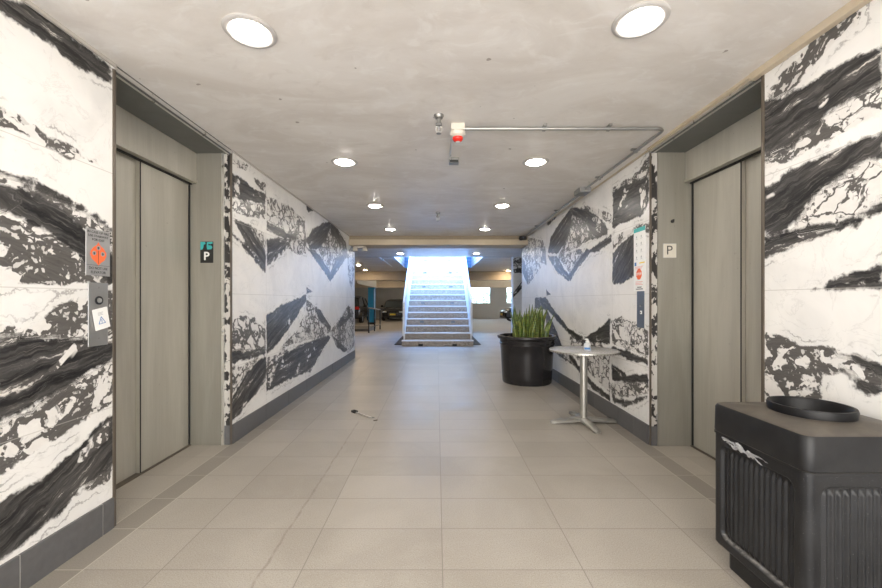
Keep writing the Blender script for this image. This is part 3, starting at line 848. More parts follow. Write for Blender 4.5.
# left jamb sign
t = thing('floor_level_sign', 'black floor sign with white letter P and worn teal print, on the left lift jamb', 'sign', (-1.855, PFL-.02, 1.555), rot=FJ)
plate(t, 'sign_plate', .105, .172, .003, M['black'])
bm = text_bm('P', .092, -.002, -.034, .0032, bold=.002); mesh_obj('letter', bm, M['signwhite'], t)
bm = bmesh.new()
prism(bm, [(-.050,.084),(-.012,.082),(-.010,.066),(-.024,.060),(-.026,.040),(-.034,.022),(-.050,.018)], .003, .0036)
prism(bm, [(.002,.080),(.044,.084),(.050,.072),(.028,.064),(.014,.070),(.012,.056),(.036,.054),(.046,.040),(.036,.024),(.004,.022),(.000,.044)], .003, .0036)
mesh_obj('worn_teal_print', bm, M['teal'], t)

# right jamb sign, key hole
t = thing('floor_level_sign', 'pale square floor sign with black letter P, on the right lift jamb', 'sign', (1.862, RFR-.02, 1.565), rot=FJ)
plate(t, 'sign_plate', .108, .118, .003, M['plategrey'])
mesh_obj('paper_face', boxb(-.05,.052,-.056,.055,.003,.0035), M['cream'], t)
bm = text_bm('P', .105, -.002, 0, .0038, bold=-.0008); mesh_obj('letter', bm, M['black'], t)
t = thing('key_switch', 'tiny round key switch high on the right lift jamb', 'switch', (1.885, RFR-.02, 1.80), rot=FJ)
bm = lathe(bmesh.new(), [(.014,0),(.014,.005),(.010,.006),(.009,.003),(0,.003)], 20); mesh_obj('switch_ring', bm, M['ironblack'], t)
mesh_obj('key_core', boxb(.003,.013,.004,.016,.002,.007), M['black'], t)

# right: notice and call plate
t = thing('notice_poster', 'tall white notice with teal header and red octagon beside the right lift', 'poster', (XR, 3.265, 1.515), rot=FR)
plate(t, 'notice_sheet', .185, .54, .002, M['signwhite'], bev=0)
mesh_obj('header_band', boxb(-.0925,.0925,.235,.27,.002,.0026), M['teal'], t)
for r in range(4):
    for c in range(2):
        x, y = -.045+c*.075, .195-r*.058
        mesh_obj('pictogram', prism(bmesh.new(), [(x-.006,y-.010),(x+.004,y-.010),(x+.008,y-.002),(x+.006,y+.008),(x-.004,y+.006)], .002, .0026), M['plategrey'], t)
        mesh_obj('caption_line', boxb(x-.012, x+.018, y-.020, y-.017, .002, .0026), M['plategrey'], t)
mesh_obj('blue_symbol', boxb(-.078,-.048,-.052,-.022,.002,.0026), M['blueprint'], t)
mesh_obj('yellow_strip', boxb(.0,.085,-.036,-.026,.002,.0026), M['yellow'], t)
bm = bmesh.new(); prism(bm, [(-.005+.046*math.cos(PI/8+a*PI/4), -.125+.050*math.sin(PI/8+a*PI/4)) for a in range(8)], .002, .0028); mesh_obj('red_octagon', bm, M['orange'], t)
bm = text_bm('STOP', .030, -.005, -.125, .003, bold=.0005); mesh_obj('octagon_lettering', bm, M['signwhite'], t)
for k in range(3): mesh_obj('red_text_line', boxb(-.07, .06-k*.01, -.062-k*.008, -.059-k*.008, .002, .0026), M['pinkred'], t)
for k in range(3): mesh_obj('red_text_line', boxb(-.062, .055-(k % 2)*.02, -.192-k*.012, -.188-k*.012, .002, .0026), M['pinkred'], t)
bm = bmesh.new()
for a, b, y in ((-.035,.035,-.236),(-.055,.058,-.252)):
    x = a
    while x < b: box(bm, x, min(x+.012, b), y-.004, y+.004, .002, .0026); x += .016
mesh_obj('black_text_lines', bm, M['black'], t)
t = thing('lift_call_plate', 'blue-grey lift call plate below the white notice on the right wall', 'lift button', (XR, 3.245, 1.09), rot=FR)
plate(t, 'face_plate', .115, .31, .004, M['callgrey'])
mesh_obj('button', boxb(.002,.026,-.038,-.010,.004,.008, bev=.001), M['signwhite'], t)
mesh_obj('button_mark', boxb(.008,.018,-.030,-.020,.008,.0088), M['black'], t)
bm = lathe(bmesh.new(), [(0,.008),(.008,.007),(.009,.004)], 16, 0, .03); mesh_obj('key_switch', bm, M['galv'], t)

# ------------------------------------------------------------------ trash bin
BX0, BX1, BY0, BY1 = 1.243, 1.700, 1.292, 1.735
def rrect(w, d, r, n=24):
    """rounded rectangle outline with n points per side, corners included"""
    pts = []
    for cx, cy, a0 in ((w/2-r, d/2-r, 0), (-w/2+r, d/2-r, PI/2), (-w/2+r, -d/2+r, PI), (w/2-r, -d/2+r, 1.5*PI)):
        for k in range(9): pts.append((cx+r*math.cos(a0+k*PI/16), cy+r*math.sin(a0+k*PI/16)))
        a = pts[-1]
        nxt = {0: (-w/2+r, d/2), PI/2: (-w/2, -d/2+r), PI: (w/2-r, -d/2), 1.5*PI: (w/2, d/2-r)}[a0]
        for k in range(1, n): pts.append((a[0]+(nxt[0]-a[0])*k/n, a[1]+(nxt[1]-a[1])*k/n))
    return pts
bw, bd = BX1-BX0, BY1-BY0
t = thing('litter_bin', 'square black plastic litter bin with ribbed sides and round top opening', 'trash bin', ((BX0+BX1)/2, (BY0+BY1)/2, 0))
mesh_obj('base', prism(bmesh.new(), rrect(bw-.07, bd-.07, .03, 4), 0, .10), M['bin'], t)
def bin_body():
    bm = bmesh.new(); NS = 110
    out = rrect(bw, bd, .028, NS); n = len(out)
    zs = [.088, .092, .100] + [.100+.004*k for k in range(1, 118)] + [.572, .580, .588]
    zs = sorted(set(round(z, 4) for z in zs))
    lay = bm.verts.layers.float.new('wear')
    rings = []
    for z in zs:
        ring = []
        for (x, y) in out:
            px, py, wear = x, y, 0
            side = None
            if abs(abs(x)-bw/2) < 1e-6: side = ('x', y, bd)
            elif abs(abs(y)-bd/2) < 1e-6: side = ('y', x, bw)
            inset = 0
            if z < .095: inset = (.100-z)*.8
            if z > .585: inset = max(inset, .004)
            if side:
                a, u, wd = side; hw = wd/2-.048; zc, hh, rc = .335, .205, .035
                qx, qy = abs(u)-(hw-rc), abs(z-zc)-(hh-rc)
                d = math.hypot(max(qx, 0), max(qy, 0)) + min(max(qx, qy), 0) - rc       # <0 inside the panel
                if d < 0:
                    dep = .016*min(1, -d/.008)
                    wear = .6*max(0, 1-abs(-d-.007)/.007) if z < zc-hh+.02 else 0
                    # ribs
                    pitch = 2*(hw-.01)/13; rr = (u+hw-.01)/pitch; fr = rr-math.floor(rr)
                    rib = max(0, 1-((fr-.5)/.36)**2)**.5
                    e = min(1, max(0, (-d-.012)/.02))
                    dep -= .011*rib*e
                    inset = max(inset, dep)
            f = inset
            if f:
                if side and side[0] == 'x': px -= math.copysign(f, x)
                elif side: py -= math.copysign(f, y)
                else:
                    l = math.hypot(x, y); px -= x/l*f*1.2; py -= y/l*f*1.2
            v = bm.verts.new((px, py, z)); v[lay] = min(1, wear); ring.append(v)
        rings.append(ring)
    for a, b in zip(rings, rings[1:]):
        for i in range(n): bm.faces.new((a[i], a[(i+1) % n], b[(i+1) % n], b[i]))
    bm.faces.new(rings[0][::-1])
    return bm
mesh_obj('ribbed_body', bin_body(), M['bin'], t, 'all')
mesh_obj('seam_lip', prism(bmesh.new(), rrect(bw+.008, bd+.008, .03, 4), .581, .589), M['bintop'], t)
def bin_lid():
    bm = bmesh.new(); N = 20
    def ring(w, d, r, z): return [bm.verts.new((x, y, z)) for x, y in rrect(w, d, r, N)]
    rs = [ring(bw-.02, bd-.02, .025, .592), ring(bw+.004, bd+.004, .03, .590), ring(bw+.008, bd+.008, .032, .598), ring(bw+.004, bd+.004, .032, .698),
          ring(bw-.006, bd-.006, .032, .709), ring(bw-.03, bd-.03, .03, .714)]
    n = len(rs[0]); hc = (.023, .027)
    base = rrect(bw-.03, bd-.03, .03, N)
    def circ(r, z): 
        out = []
        for x, y in base:
            a = math.atan2(y-hc[1], x-hc[0]); out.append(bm.verts.new((hc[0]+r*math.cos(a), hc[1]+r*math.sin(a), z)))
        return out
    rs += [circ(.134, .722), circ(.118, .722), circ(.115, .45), circ(.02, .44)]
    for a, b in zip(rs, rs[1:]):
        for i in range(n): bm.faces.new((a[i], a[(i+1) % n], b[(i+1) % n], b[i]))
    bm.faces.new(rs[-1]); return bm
mesh_obj('lid', bin_lid(), M['bintop'], t, True)
lathe(bm := bmesh.new(), [(.120,.714),(.132,.714),(.135,.745),(.132,.754),(.124,.754),(.118,.745),(.115,.60),(.120,.60),(.120,.714)], 72, .023, .027)
mesh_obj('opening_ring', bm, M['ringblack'], t, True)

# torn plastic caught under the lid
def scrap():
    bm = bmesh.new()
    for q, (ya, yb, za, zb, wd, n_) in enumerate(((1.665,1.44,.572,.560,.006,34), (1.64,1.50,.562,.556,.004,24), (1.58,1.46,.572,.548,.008,20), (1.60,1.53,.576,.566,.009,14))):
        g = []
        for i in range(n_):
            u = i/(n_-1); row = []
            w = wd*math.sin(PI*min(1, .08+u))**.7*(1+.45*math.sin(u*21+q*2))
            for j in range(6):
                v = j/5-.5; nz = noise.noise(Vector((u*10+q*4, v*4, .3)))
                row.append(bm.verts.new((BX0-.006-abs(nz)*.010-.003*math.sin(v*13+u*9)-.0015*q, ya+(yb-ya)*u+nz*.010+v*.006, za+(zb-za)*u+.004*math.sin(u*9+q)+v*2*w+nz*.006)))
            g.append(row)
        for i in range(n_-1):
            for j in range(5): bm.faces.new((g[i][j], g[i+1][j], g[i+1][j+1], g[i][j+1]))
    bmesh.ops.solidify(bm, geom=bm.faces[:], thickness=.0006)
    return bm
o = mesh_obj('plastic_scrap', scrap(), simple('clear_film', (.62,.62,.63), .2, var=.35, nscale=60), None, True)
tag(o, 'crumpled scrap of white plastic film caught under the lid of the black bin', 'plastic scrap')

# ------------------------------------------------------------------ bistro table
def tabletop_mat():
    t = NT('table_laminate'); p = t.pos(obj=True); s = t.noise(p, 120, 3, .7); b = t.noise(p, 8, 4)
    c = t.mix(t.step(s, .4, .6), (.30,.29,.28), (.56,.55,.53)); c = t.mix(t.math('MULTIPLY', b, .25), c, (.62,.61,.60))
    return t.out(c, .22)
TX, TY, TR = 1.396, 3.66, .312
t = thing('bistro_table', 'small round pedestal table with four flat metal feet beside the right wall', 'table', (TX, TY, 0))
lathe(bm := bmesh.new(), [(0,.698),(TR-.006,.698),(TR-.002,.696),(TR-.002,.680),(0,.680)], 72); mesh_obj('tabletop', bm, tabletop_mat(), t, True)
lathe(bm := bmesh.new(), [(TR-.003,.699),(TR+.001,.697),(TR+.002,.690),(TR+.001,.680),(TR-.003,.678)], 72)
mesh_obj('metal_rim', bm, M['tablemetal'], t, True)
for k in range(60):
    a = 2*PI*k/60; p = Vector((math.cos(a)*(TR+.002), math.sin(a)*(TR+.002), .688))
    mesh_obj('rim_stud', tube(bmesh.new(), [p+Vector((0,0,-.007)), p+Vector((0,0,.004))], .0028, 5), M['bronze'], t)
mesh_obj('column', tube(bmesh.new(), [(0,0,.045),(0,0,.68)], .034, 28), M['tablemetal'], t, True)
lathe(bm := bmesh.new(), [(.034,.665),(.11,.672),(.12,.680),(0,.680)], 32); mesh_obj('mounting_plate', bm, M['galv'], t, True)
lathe(bm := bmesh.new(), [(0,.055),(.040,.053),(.055,.045),(.06,.03),(.055,.018),(0,.018)], 32); mesh_obj('hub', bm, M['tablemetal'], t, True)
for k in range(4):
    a = k*PI/2 + .03; d = Vector((math.cos(a), math.sin(a), 0)); u = Vector((-d.y, d.x, 0))
    bm = bmesh.new(); rings = []
    for i in range(13):
        q = i/12; r = .03+q*.285; w = .046-.014*q; zt = .060-.032*q**1.4; zb = max(.004 if q > .9 else .010, .026-.020*q) if q < .93 else .001
        if i == 12: w *= .55; zt -= .006
        rings.append([bm.verts.new(d*r+u*w*x+Vector((0,0,zb+(zt-zb)*y))) for x, y in ((-1,0),(-1,.55),(-.6,.92),(0,1),(.6,.92),(1,.55),(1,0))])
    for p, q in zip(rings, rings[1:]):
        for i in range(7): bm.faces.new((p[i], p[(i+1) % 7], q[(i+1) % 7], q[i]))
    bm.faces.new(rings[0]); bm.faces.new(rings[-1][::-1])
    mesh_obj('foot', bm, M['tablemetal'], t, True)

# bottle on the table
clear = NT('clear_plastic').out((.9,.93,.94), .12, **{'Transmission Weight': .55, 'IOR': 1.3})
t = thing('sanitizer_bottle', 'small clear pump bottle with blue label standing on the round table', 'bottle', (1.405, 3.60, .6985))
lathe(bm := bmesh.new(), [(0,0),(.028,0),(.031,.004),(.031,.055),(.026,.066),(.013,.072),(.012,.078),(0,.078)], 24); mesh_obj('bottle_body', bm, clear, t, True)
lathe(bm := bmesh.new(), [(0,.076),(.015,.076),(.015,.088),(.005,.09),(.004,.104),(0,.104)], 20); mesh_obj('cap', bm, M['signwhite'], t, True)
bm = bmesh.new(); box(bm, -.024,.008,-.006,.006,.100,.107, bev=.002); mesh_obj('pump_nozzle', bm, M['signwhite'], t)
bm = bmesh.new()
n = 12; va = [[bm.verts.new((.0316*math.cos(a), .0316*math.sin(a), z)) for a in [math.radians(200+10*k) for k in range(n)]] for z in (.012, .030)]
for i in range(n-1): bm.faces.new((va[0][i], va[0][i+1], va[1][i+1], va[1][i]))
mesh_obj('blue_label', bm, M['blueprint'], t)

# ------------------------------------------------------------------ potted snake plant
t = thing('potted_snake_plant', 'green snake plant in a large round black plastic pot by the right wall', 'potted plant', (1.287, 5.52, 0))
prof = [(0,.0),(.335,.0),(.343,.012),(.350,.10),(.366,.40),(.376,.535),(.384,.545),(.385,.562),(.379,.568),(.381,.60),(.384,.615),(.404,.622),(.414,.634),(.416,.652),(.410,.664),(.398,.668),(.386,.664),(.378,.650),(.374,.60),(.370,.58)]
lathe(bm := bmesh.new(), prof, 80); mesh_obj('pot', bm, M['potblack'], t, True)
lathe(bm := bmesh.new(), [(.384,.6655),(.397,.6692),(.405,.6685),(.401,.6697),(.392,.6697)], 80); mesh_obj('worn_rim_edge', bm, M['potscuff'], t, True)
bm = bmesh.new()
lathe(bm, [(0,.625),(.12,.628),(.25,.622),(.3725,.61)], 40)
for v in bm.verts: v.co.z += noise.noise(v.co*14)*.008
mesh_obj('soil', bm, M['soil'], t, True)
def foliage():
    bm = bmesh.new(); lay = bm.verts.layers.float.new('edge'); rnd = random.Random(11)
    for k in range(50):
        a = rnd.uniform(0, 2*PI); r = .25*math.sqrt(rnd.uniform(.0, 1))
        x0, y0 = r*math.cos(a)*.98+.045, r*math.sin(a)*.9
        h = rnd.uniform(.22, .44) + (.06 if abs(x0+.15) < .05 or abs(x0-.02) < .05 or abs(x0-.12) < .04 else 0)
        lean = Vector((x0*.45+rnd.uniform(-.12,.16), y0*.4+rnd.uniform(-.12,.12), 0))*h*1.3
        face = rnd.uniform(-.9, .9); w = rnd.uniform(.024, .036)
        u = Vector((math.cos(face), math.sin(face), 0)); nrm = Vector((-u.y, u.x, 0)); rows = []
        tw = rnd.uniform(-.6, .6)
        for i in range(11):
            q = i/10; ang = face+tw*q; u = Vector((math.cos(ang), math.sin(ang), 0)); nrm = Vector((-u.y, u.x, 0))
            ww = w*(.62+.38*math.sin(min(1, q*1.7)*PI/2))*(1-max(0, (q-.38)/.62)**1.7)
            c = Vector((x0, y0, .615)) + Vector((0, 0, h*q)) + lean*q**1.6 + nrm*(math.sin(q*6+k)*.006)
            th = .004*(1-q*.7)
            ps = [(c-u*ww+nrm*.004, 1), (c-u*ww*.45-nrm*th, 0), (c-nrm*(th+.002), 0), (c+u*ww*.45-nrm*th, 0), (c+u*ww+nrm*.004, 1), (c+u*ww*.4+nrm*th, 0), (c-u*ww*.4+nrm*th, 0)]
            row = []
            for p, e in ps:
                v = bm.verts.new(p); v[lay] = e; row.append(v)
            rows.append(row)
        for p, q in zip(rows, rows[1:]):
            for i in range(7): bm.faces.new((p[i], p[(i+1) % 7], q[(i+1) % 7], q[i]))
        bm.faces.new(rows[-1]); bm.faces.new(rows[0][::-1])
    return bm
mesh_obj('foliage', foliage(), M['leaf'], t, 'all')

# ------------------------------------------------------------------ debris on the floor
def fl(px, py):
    Y = F*H/(py-CY); return Vector(((px-CX)*Y/F, Y, 0))
a, b = fl(354.5, 412.5), fl(371.5, 418.5)
t = thing('broken_latch', 'small broken metal latch with black square head lying on the floor tiles', 'metal part', (a.x, a.y, 0), rotz=math.atan2(b.y-a.y, b.x-a.x))
L_ = (b-a).length
bm = bmesh.new(); box(bm, -.03,.03,-.022,-.012,.0,.022, bev=.002); box(bm, -.03,.03,.012,.022,.0,.022, bev=.002); box(bm, -.03,-.02,-.022,.022,.0,.022, bev=.002); box(bm, .02,.03,-.022,.022,.0,.022, bev=.002)
mesh_obj('latch_head', bm, M['ironblack'], t)
bm = bmesh.new(); box(bm, .028, L_, -.007,.007,.004,.013, bev=.002); mesh_obj('rod', bm, M['alu'], t)
bm = tube(bmesh.new(), [(L_-.004,0,.008),(L_+.008,.012,.008),(L_+.010,.026,.007)], .005, 8); mesh_obj('rod_hook', bm, M['galv'], t, True)
c = fl(375.5, 420.5); bm = bmesh.new(); box(bm, -.02,.02,-.008,.008,0,.006, bev=.002)
o = mesh_obj('metal_fragment', bm, M['bronze'], None); o.location = (c.x, c.y, 0); o.rotation_euler = (0,0,.6)
tag(o, 'tiny brown fragment on the floor beside the broken latch', 'debris')

# ------------------------------------------------------------------ staircase
SC, SHW = .016, .85
NST = 18; R0, RISE, TREAD, SY = .15, .17, .28, 9.72
t = thing('staircase', 'speckled stone staircase with white nosings and white handrails rising through the ceiling', 'staircase', (SC, SY, 0))
cover = simple('riser_light_cover', (.16,.19,.23), .3, .3)
for k in range(NST):
    y0 = TREAD*k; ztop = R0+RISE*k; hw = .905 if k == 0 else SHW
    yend = y0+TREAD+.03 if k else TREAD+.03
    bm = bmesh.new(); zb = 0 if k < 2 else max(0, ztop-RISE*1.0-.22)
    if k == 0:
        box(bm, -hw, hw, y0, yend, .0, ztop-.012)
    else: box(bm, -hw, hw, y0, yend, zb, ztop-.012)
    st = mesh_obj('step', bm, M['granite'], t)
    bm = bmesh.new(); box(bm, -hw-.004, hw+.004, y0-.012, y0+.035, ztop-.026, ztop, bev=.003); mesh_obj('nosing', bm, M['railwhite'], st)
    bm = bmesh.new(); box(bm, -hw, hw, y0+.035, yend-.03, ztop-.012, ztop-.002); mesh_obj('tread_slab', bm, M['granite'], st)
    if k % 3 == 0 and k > 0:
        for s in (-1, 1):
            bm = bmesh.new(); x = s*.43*(1 + 0*k)+.0
            box(bm, x-.055, x+.055, y0-.008, y0, ztop-.115, ztop-.06, bev=.004)
            mesh_obj('riser_light', bm, cover, st)
    if k == 0:
        for s in (-1, 1):
            bm = bmesh.new(); box(bm, s*.43-.055, s*.43+.055, -.006, .0, .004, .058); mesh_obj('drain_notch', bm, M['darkgap'], st)
# stringers and rails
sl = RISE/TREAD
for s in (-1, 1):
    x0, x1 = (s*SHW, s*(SHW+.035)) if s > 0 else (s*(SHW+.035), s*SHW)
    bm = bmesh.new(); ya, yb = TREAD-.04, TREAD*NST
    v = []
    for x in (x0, x1):
        v.append([bm.verts.new(p) for p in ((x,ya,0),(x,ya+.35,0),(x,yb,R0+sl*(yb-TREAD)-.20),(x,yb,R0+sl*yb+.02),(x,ya,R0+RISE-.02+.02))])
    bm.faces.new(v[0]); bm.faces.new(v[1][::-1])
    for i in range(5): bm.faces.new((v[0][i], v[1][i], v[1][(i+1) % 5], v[0][(i+1) % 5]))
    mesh_obj('stringer', bm, M['railwhite'], t)
    # solid white rail panel with cap
    zt = lambda y: 1.13+(y-.25)*sl
    xr0, xr1 = sorted((s*(SHW+.005), s*(SHW+.045)))
    bm = bmesh.new(); v = []
    for x in (xr0-.008, xr1+.008):
        v.append([bm.verts.new((x, y, z)) for y, z in ((.20, zt(.20)-.86), (.20, zt(.20)), (5.0, zt(5.0)), (5.0, zt(5.0)-.98))])
    bm.faces.new(v[0]); bm.faces.new(v[1][::-1])
    for i in range(4): bm.faces.new((v[0][i], v[1][i], v[1][(i+1) % 4], v[0][(i+1) % 4]))
    mesh_obj('handrail', bm, M['railwhite'], t)
    for y in (.27, 4.7):
        bm = boxb(xr0, xr1, y, y+.04, max(0, R0+sl*y-.05), zt(y)-.05); mesh_obj('rail_post', bm, M['railwhite'], t)
bm = boxb(-1.0, 1.0, TREAD*NST+.03, TREAD*NST+2.0, R0+RISE*NST-.3, R0+RISE*NST); mesh_obj('landing', bm, M['granite'], t)

for s, lab in ((-1, 'dark metal grating strip on the floor along the left side of the staircase'), (1, 'dark metal grating strip on the floor along the right side of the staircase')):
    g = thing('floor_grating', lab, 'grating', (SC+s*1.02, 10.02, 0), group='floor gratings beside the stairs')
    bm = bmesh.new(); w = .105
    for a in (-w, w-.012): box(bm, a, a+.012, 0, 2.9, 0, .02)
    for a in (0, 2.888): box(bm, -w, w, a, a+.012, 0, .02)
    mesh_obj('edge_frame', bm, M['ironblack'], g)
    bm = bmesh.new()
    for k in range(40): box(bm, -w+.012, w-.012, .04+k*.071, .075+k*.071, .001, .015)
    mesh_obj('grating_bars', bm, M['ironblack'], g)

# ------------------------------------------------------------------ garage: column, railing, kerb, cars
z = gz(22)
t = thing('support_column', 'blue painted square column in the garage left of the staircase', 'column', (-3.77, 22.2, z))
mesh_obj('shaft', boxb(-.185,.185,-.185,.185,0,1.89-z), M['bluepaint'], t)
mesh_obj('base_band', boxb(-.20,.20,-.20,.20,0,.12), M['blackplastic'], t)
mesh_obj('corner_guard', boxb(.165,.19,-.19,-.165,.12,1.8-z), M['railwhite'], t)

bm = bmesh.new(); box(bm, -6.2, 0, 0, 1.7, -.1, .13); box(bm, -6.22, .02, -.02, .08, .09, .14)
o = mesh_obj('kerb_platform', bm, simple('dark_kerb', (.10,.095,.09), .7), None); o.location = (-2.62, 14.7, 0)
tag(o, 'low dark concrete kerb in the garage behind the black railing', 'kerb')
o.location.z = gz(16.4)

t = thing('guard_railing', 'low black metal railing in front of the blue column', 'railing', (-2.42, 13.65, 0))
def gp(y, h): return (0, y, gz(13.65+y)+h)
for y in (0, 1.25, 2.7): mesh_obj('post', tube(bmesh.new(), [gp(y, 0), gp(y, .88)], .024, 10), M['ironblack'], t)
mesh_obj('top_rail', tube(bmesh.new(), [gp(-.02, .89), gp(2.75, .84)], .026, 10), M['galv'], t, True)
mesh_obj('lower_rail', tube(bmesh.new(), [gp(0, .2), gp(2.7, .2)], .016, 8), M['ironblack'], t, True)
mesh_obj('end_return', tube(bmesh.new(), bend([(0,2.7,gz(16.35)+.86),(.25,2.72,gz(16.35)+.86)], .02), .02, 8), M['ironblack'], t, True)

tyre = simple('tyre_rubber', (.015,.015,.016), .7); rimm = simple('alloy_rim', (.45,.45,.46), .3, .8)
cglass = simple('car_dark_glass', (.05,.06,.065), .08, var=.1)
hl = simple('headlight_glass', (.62,.66,.70), .12); tl = simple('tail_light', (.70,.03,.03), .2)
def make_car(name, label, loc, rotz, Lc, Wc, Hc, col, suv=True, group=None):
    """front faces -Y in local space, wheels on z=0"""
    t = thing(name, label, 'car', loc, rotz=rotz, group=group)
    paint = simple(name+'_paint', col, .22, .3, var=.05)
    hw = Wc/2
    # body stations from the nose to the tail: y, bottom z, shoulder z, top z(centre), half width
    S = [(0,.34,.58,.62,.74),(.06,.24,.66,.72,.88),(.35,.22,.74,.86,.97),(.9,.22,.80,.95,1.0),(1.3,.22,.86,1.0,1.0),(2.4,.22,.90,1.0,1.0),(3.6,.22,.94,1.0,1.0),(Lc-.35,.24,.94,1.0,.97),(Lc-.05,.28,.90,.98,.90),(Lc,.36,.84,.88,.82)]
    k = Hc/1.55; rings = []; bm = bmesh.new()
    for y, zb, zs, zt, wf in S:
        w = hw*wf; zb, zs, zt = zb*k, zs*k, zt*k
        pr = [(-w*.86,zb),(-w*.99,zb+.12),(-w,(zb+zs)/2),(-w*.97,zs),(-w*.80,zt-.015),(0,zt),(w*.80,zt-.015),(w*.97,zs),(w,(zb+zs)/2),(w*.99,zb+.12),(w*.86,zb)]
        rings.append([bm.verts.new((x, y, zz)) for x, zz in pr])
    for a, b in zip(rings, rings[1:]):
        for i in range(11): bm.faces.new((a[i], a[(i+1) % 11], b[(i+1) % 11], b[i]))
    bm.faces.new(rings[0]); bm.faces.new(rings[-1][::-1])
    body = mesh_obj('body', bm, paint, t, True)
    sub = body.modifiers.new('s', 'SUBSURF'); sub.levels = sub.render_levels = 1
    # glasshouse
    ye = Lc-.12 if suv else Lc-.75
    G = [(1.15,.98,.98,.86),(1.75,.97,1.42,.80),(2.2,.97,1.52,.76),(3.1,.97,1.55,.76),(ye-.35,.97,1.46,.76),(ye,.98,1.02,.82)]
    bm = bmesh.new(); rings = []; roof = bmesh.new(); rr = []
    for y, zb, zt, wf in G:
        wb = hw*.90; wt = hw*wf*(.96 if zt > 1.2 else 1.05)
        rings.append([bm.verts.new(p) for p in ((-wb,y,zb*k-.03),(-wt,y,zt*k-.07 if zt > 1.2 else zt*k),(-wt*.8,y,zt*k-.015),(wt*.8,y,zt*k-.015),(wt,y,zt*k-.07 if zt > 1.2 else zt*k),(wb,y,zb*k-.03))])
        if zt > 1.3: rr.append([roof.verts.new(p) for p in ((-wt*1.01,y,zt*k-.10),(-wt*.97,y,zt*k-.03),(-wt*.75,y,zt*k),(0,y,zt*k+.012),(wt*.75,y,zt*k),(wt*.97,y,zt*k-.03),(wt*1.01,y,zt*k-.10))])
    for a, b in zip(rings, rings[1:]):
        for i in range(6): bm.faces.new((a[i], a[(i+1) % 6], b[(i+1) % 6], b[i]))
    bm.faces.new(rings[0]); bm.faces.new(rings[-1][::-1]); mesh_obj('windows', bm, cglass, t)
    for a, b in zip(rr, rr[1:]):
        for i in range(6): roof.faces.new((a[i], a[i+1], b[i+1], b[i]))
    roof.faces.new(rr[0]); roof.faces.new(rr[-1][::-1]); mesh_obj('roof', roof, paint, t, True)
    bm = bmesh.new()
    for s in (-1, 1):
        for (ya, za, wa), (yb, zb2, wb2) in (((1.15,.98,.86),(1.75,1.42,.78)), ((2.6,.95,.90),(2.6,1.50,.75)), ((ye,.98,.84),(ye-.35,1.44,.74))):
            tube(bm, [(s*hw*(wa+.03), ya, za*k-.02), (s*hw*wb2, yb, zb2*k-.02)], .03, 6)
    mesh_obj('pillars', bm, paint, t, True)
    for yy in (.85, Lc-.9):
        for s in (-1, 1):
            bm = bmesh.new(); R_ = .34
            lathe(bm, [(.20,-.10),(R_-.03,-.11),(R_,-.08),(R_,.08),(R_-.03,.11),(.20,.10)], 28)
            for v in bm.verts: v.co = Vector((v.co.z+s*(hw-.115), v.co.y+yy, v.co.x+R_))
            w = mesh_obj('wheel', bm, tyre, t, True)
            bm = bmesh.new(); lathe(bm, [(0,.09),(.06,.095),(.205,.08),(.21,-.08),(0,-.08)], 20)
            for v in bm.verts: v.co = Vector((s*v.co.z+s*(hw-.115), v.co.y+yy, v.co.x+R_))
            mesh_obj('rim', bm, rimm, w, True)
    for s in (-1, 1):
        bm = bmesh.new(); box(bm, *sorted((s*hw*.50, s*hw*.84)), -.0, .14, .60*k, .69*k, bev=.02); mesh_obj('headlight', bm, hl, t)
        bm = bmesh.new(); box(bm, *sorted((s*hw*.62, s*hw*.89)), Lc-.12, Lc+.01, .80*k, .95*k, bev=.02); mesh_obj('tail_light', bm, tl, t)
        bm = bmesh.new(); box(bm, *sorted((s*(hw-.02), s*(hw+.17))), 1.38, 1.50, .96*k, 1.10*k, bev=.03); mesh_obj('mirror', bm, paint, t)
    mesh_obj('grille', boxb(-.33*hw*1.2, .33*hw*1.2, -.025, .08, .36*k, .64*k, bev=.02), M['ironblack'], t)
    bm = bmesh.new()
    for q in range(4): box(bm, -.36*hw, .36*hw, -.032, -.02, (.40+.055*q)*k, (.408+.055*q)*k)
    mesh_obj('grille_bars', bm, rimm, t)
    mesh_obj('bumper_intake', boxb(-.75*hw, .75*hw, .01, .1, .25*k, .34*k, bev=.02), M['ironblack'], t)
    mesh_obj('number_plate', boxb(-.22, .22, -.045, -.03, .42*k, .54*k), M['yellow'], t)
    return t
make_car('parked_car', 'dark grey parked car seen from the front beside the staircase', (-3.22, 28.0, gz(28.8)), 0, 4.5, 1.82, 1.62, (.05,.052,.055))
make_car('parked_car', 'black parked car with red tail light behind the left wall end', (-5.72, 28.6, gz(26.5)), PI, 4.5, 1.85, 1.78, (.035,.03,.03))
make_car('parked_car', 'dark parked car showing only its nose behind the right wall end', (4.46, 26.4, gz(26.4)), -PI/2+.10, 4.4, 1.8, 1.72, (.03,.035,.045), suv=False)

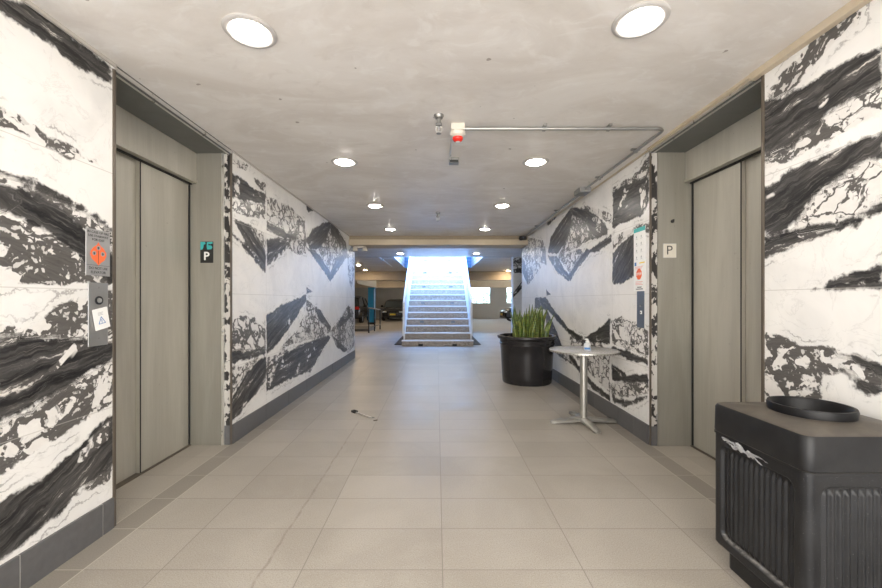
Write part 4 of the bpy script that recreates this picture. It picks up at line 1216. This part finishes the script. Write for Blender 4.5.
# greenery outside the garage windows
gm = simple('outdoor_foliage', (.22,.34,.10), .7, var=.6, nscale=3)
for i, (x, h, lab) in enumerate(((3.1, 2.7, 'sunlit green shrub outside the garage window, left one'), (5.0, 2.5, 'sunlit green shrub outside the garage window, middle one'), (7.2, 2.5, 'sunlit green shrub outside the right-hand garage window'))):
    rnd = random.Random(i+3); s = thing('outdoor_shrub', lab, 'shrub', (x, 36.5, -.6), group='shrubs outside the garage windows')
    bm = bmesh.new()
    for k in range(900):
        c = Vector((rnd.uniform(-.85,.85), rnd.uniform(-.6, .6), rnd.uniform(.3, 1.0)**.8*h)); u = Vector((rnd.gauss(0,1), rnd.gauss(0,1), rnd.gauss(0,1))).normalized(); v = u.orthogonal().normalized()
        l = rnd.uniform(.06, .12)
        bm.faces.new([bm.verts.new(c+u*l), bm.verts.new(c+v*l*.5), bm.verts.new(c-u*l), bm.verts.new(c-v*l*.5)])
    mesh_obj('leaves', bm, gm, s)
    mesh_obj('stem', tube(bmesh.new(), [(0,0,0),(.05,0,h*.5),(0,.05,h*.9)], [.05,.035,.01], 8), M['beamdark'], s)
bm = boxb(-14, 14, 33.2, 60, -.8, -.6); struct('floor_outside', bm, simple('outside_ground', (.4,.38,.34), .8))

# ------------------------------------------------------------------ sky and camera
w = bpy.data.worlds.new('sky'); sc.world = w; w.use_nodes = True
nt = w.node_tree; bg = nt.nodes['Background']
tc = nt.nodes.new('ShaderNodeTexCoord'); sp = nt.nodes.new('ShaderNodeSeparateXYZ'); nt.links.new(tc.outputs['Generated'], sp.inputs[0])
rp = nt.nodes.new('ShaderNodeValToRGB'); nt.links.new(sp.outputs[2], rp.inputs[0])
mp_ = nt.nodes.new('ShaderNodeMapRange'); nt.links.new(sp.outputs[2], mp_.inputs[0]); mp_.inputs[1].default_value = -1; mp_.inputs[2].default_value = 1
nt.links.new(mp_.outputs[0], rp.inputs[0])
e = rp.color_ramp.elements
e[0].position = .47; e[0].color = (1,.93,.84,1); e[1].position = .5; e[1].color = (1,.98,.94,1)
q = e.new(.78); q.color = (1,.95,.88,1); q = e.new(.86); q.color = (.24,.50,1,1)
mx = nt.nodes.new('ShaderNodeMix'); mx.data_type = 'RGBA'; mx.blend_type = 'MULTIPLY'
yr = nt.nodes.new('ShaderNodeMapRange'); nt.links.new(sp.outputs[1], yr.inputs[0]); yr.inputs[1].default_value = -.5; yr.inputs[2].default_value = .1
nt.links.new(yr.outputs[0], mx.inputs[0]); nt.links.new(rp.outputs[0], mx.inputs[6]); mx.inputs[7].default_value = (.72,.88,1.1,1)
nt.links.new(mx.outputs[2], bg.inputs[0]); ms = nt.nodes.new('ShaderNodeMapRange'); nt.links.new(sp.outputs[2], ms.inputs[0])
for i, v in enumerate((.55, .8, 4.8, 14.5)): ms.inputs[i+1].default_value = v
nt.links.new(ms.outputs[0], bg.inputs[1])

cam = bpy.data.cameras.new('camera'); co = bpy.data.objects.new('camera', cam); COL.objects.link(co)
co.location = (0, 0, H); co.rotation_euler = (PI/2, 0, 0)
cam.sensor_fit = 'HORIZONTAL'; cam.sensor_width = 36; cam.lens = 36*F/882
cam.shift_x = (441-CX)/882; cam.shift_y = (CY-294)/882
cam.clip_start = .05; cam.clip_end = 200
sc.camera = co
sc.view_settings.view_transform = 'Standard'; sc.view_settings.look = 'None'
sc.view_settings.gamma = 1; sc.view_settings.exposure = 0.92; sc.view_settings.use_curve_mapping = False
sc.cycles.use_denoising = True
sc.cycles.max_bounces = 10; sc.cycles.diffuse_bounces = 6
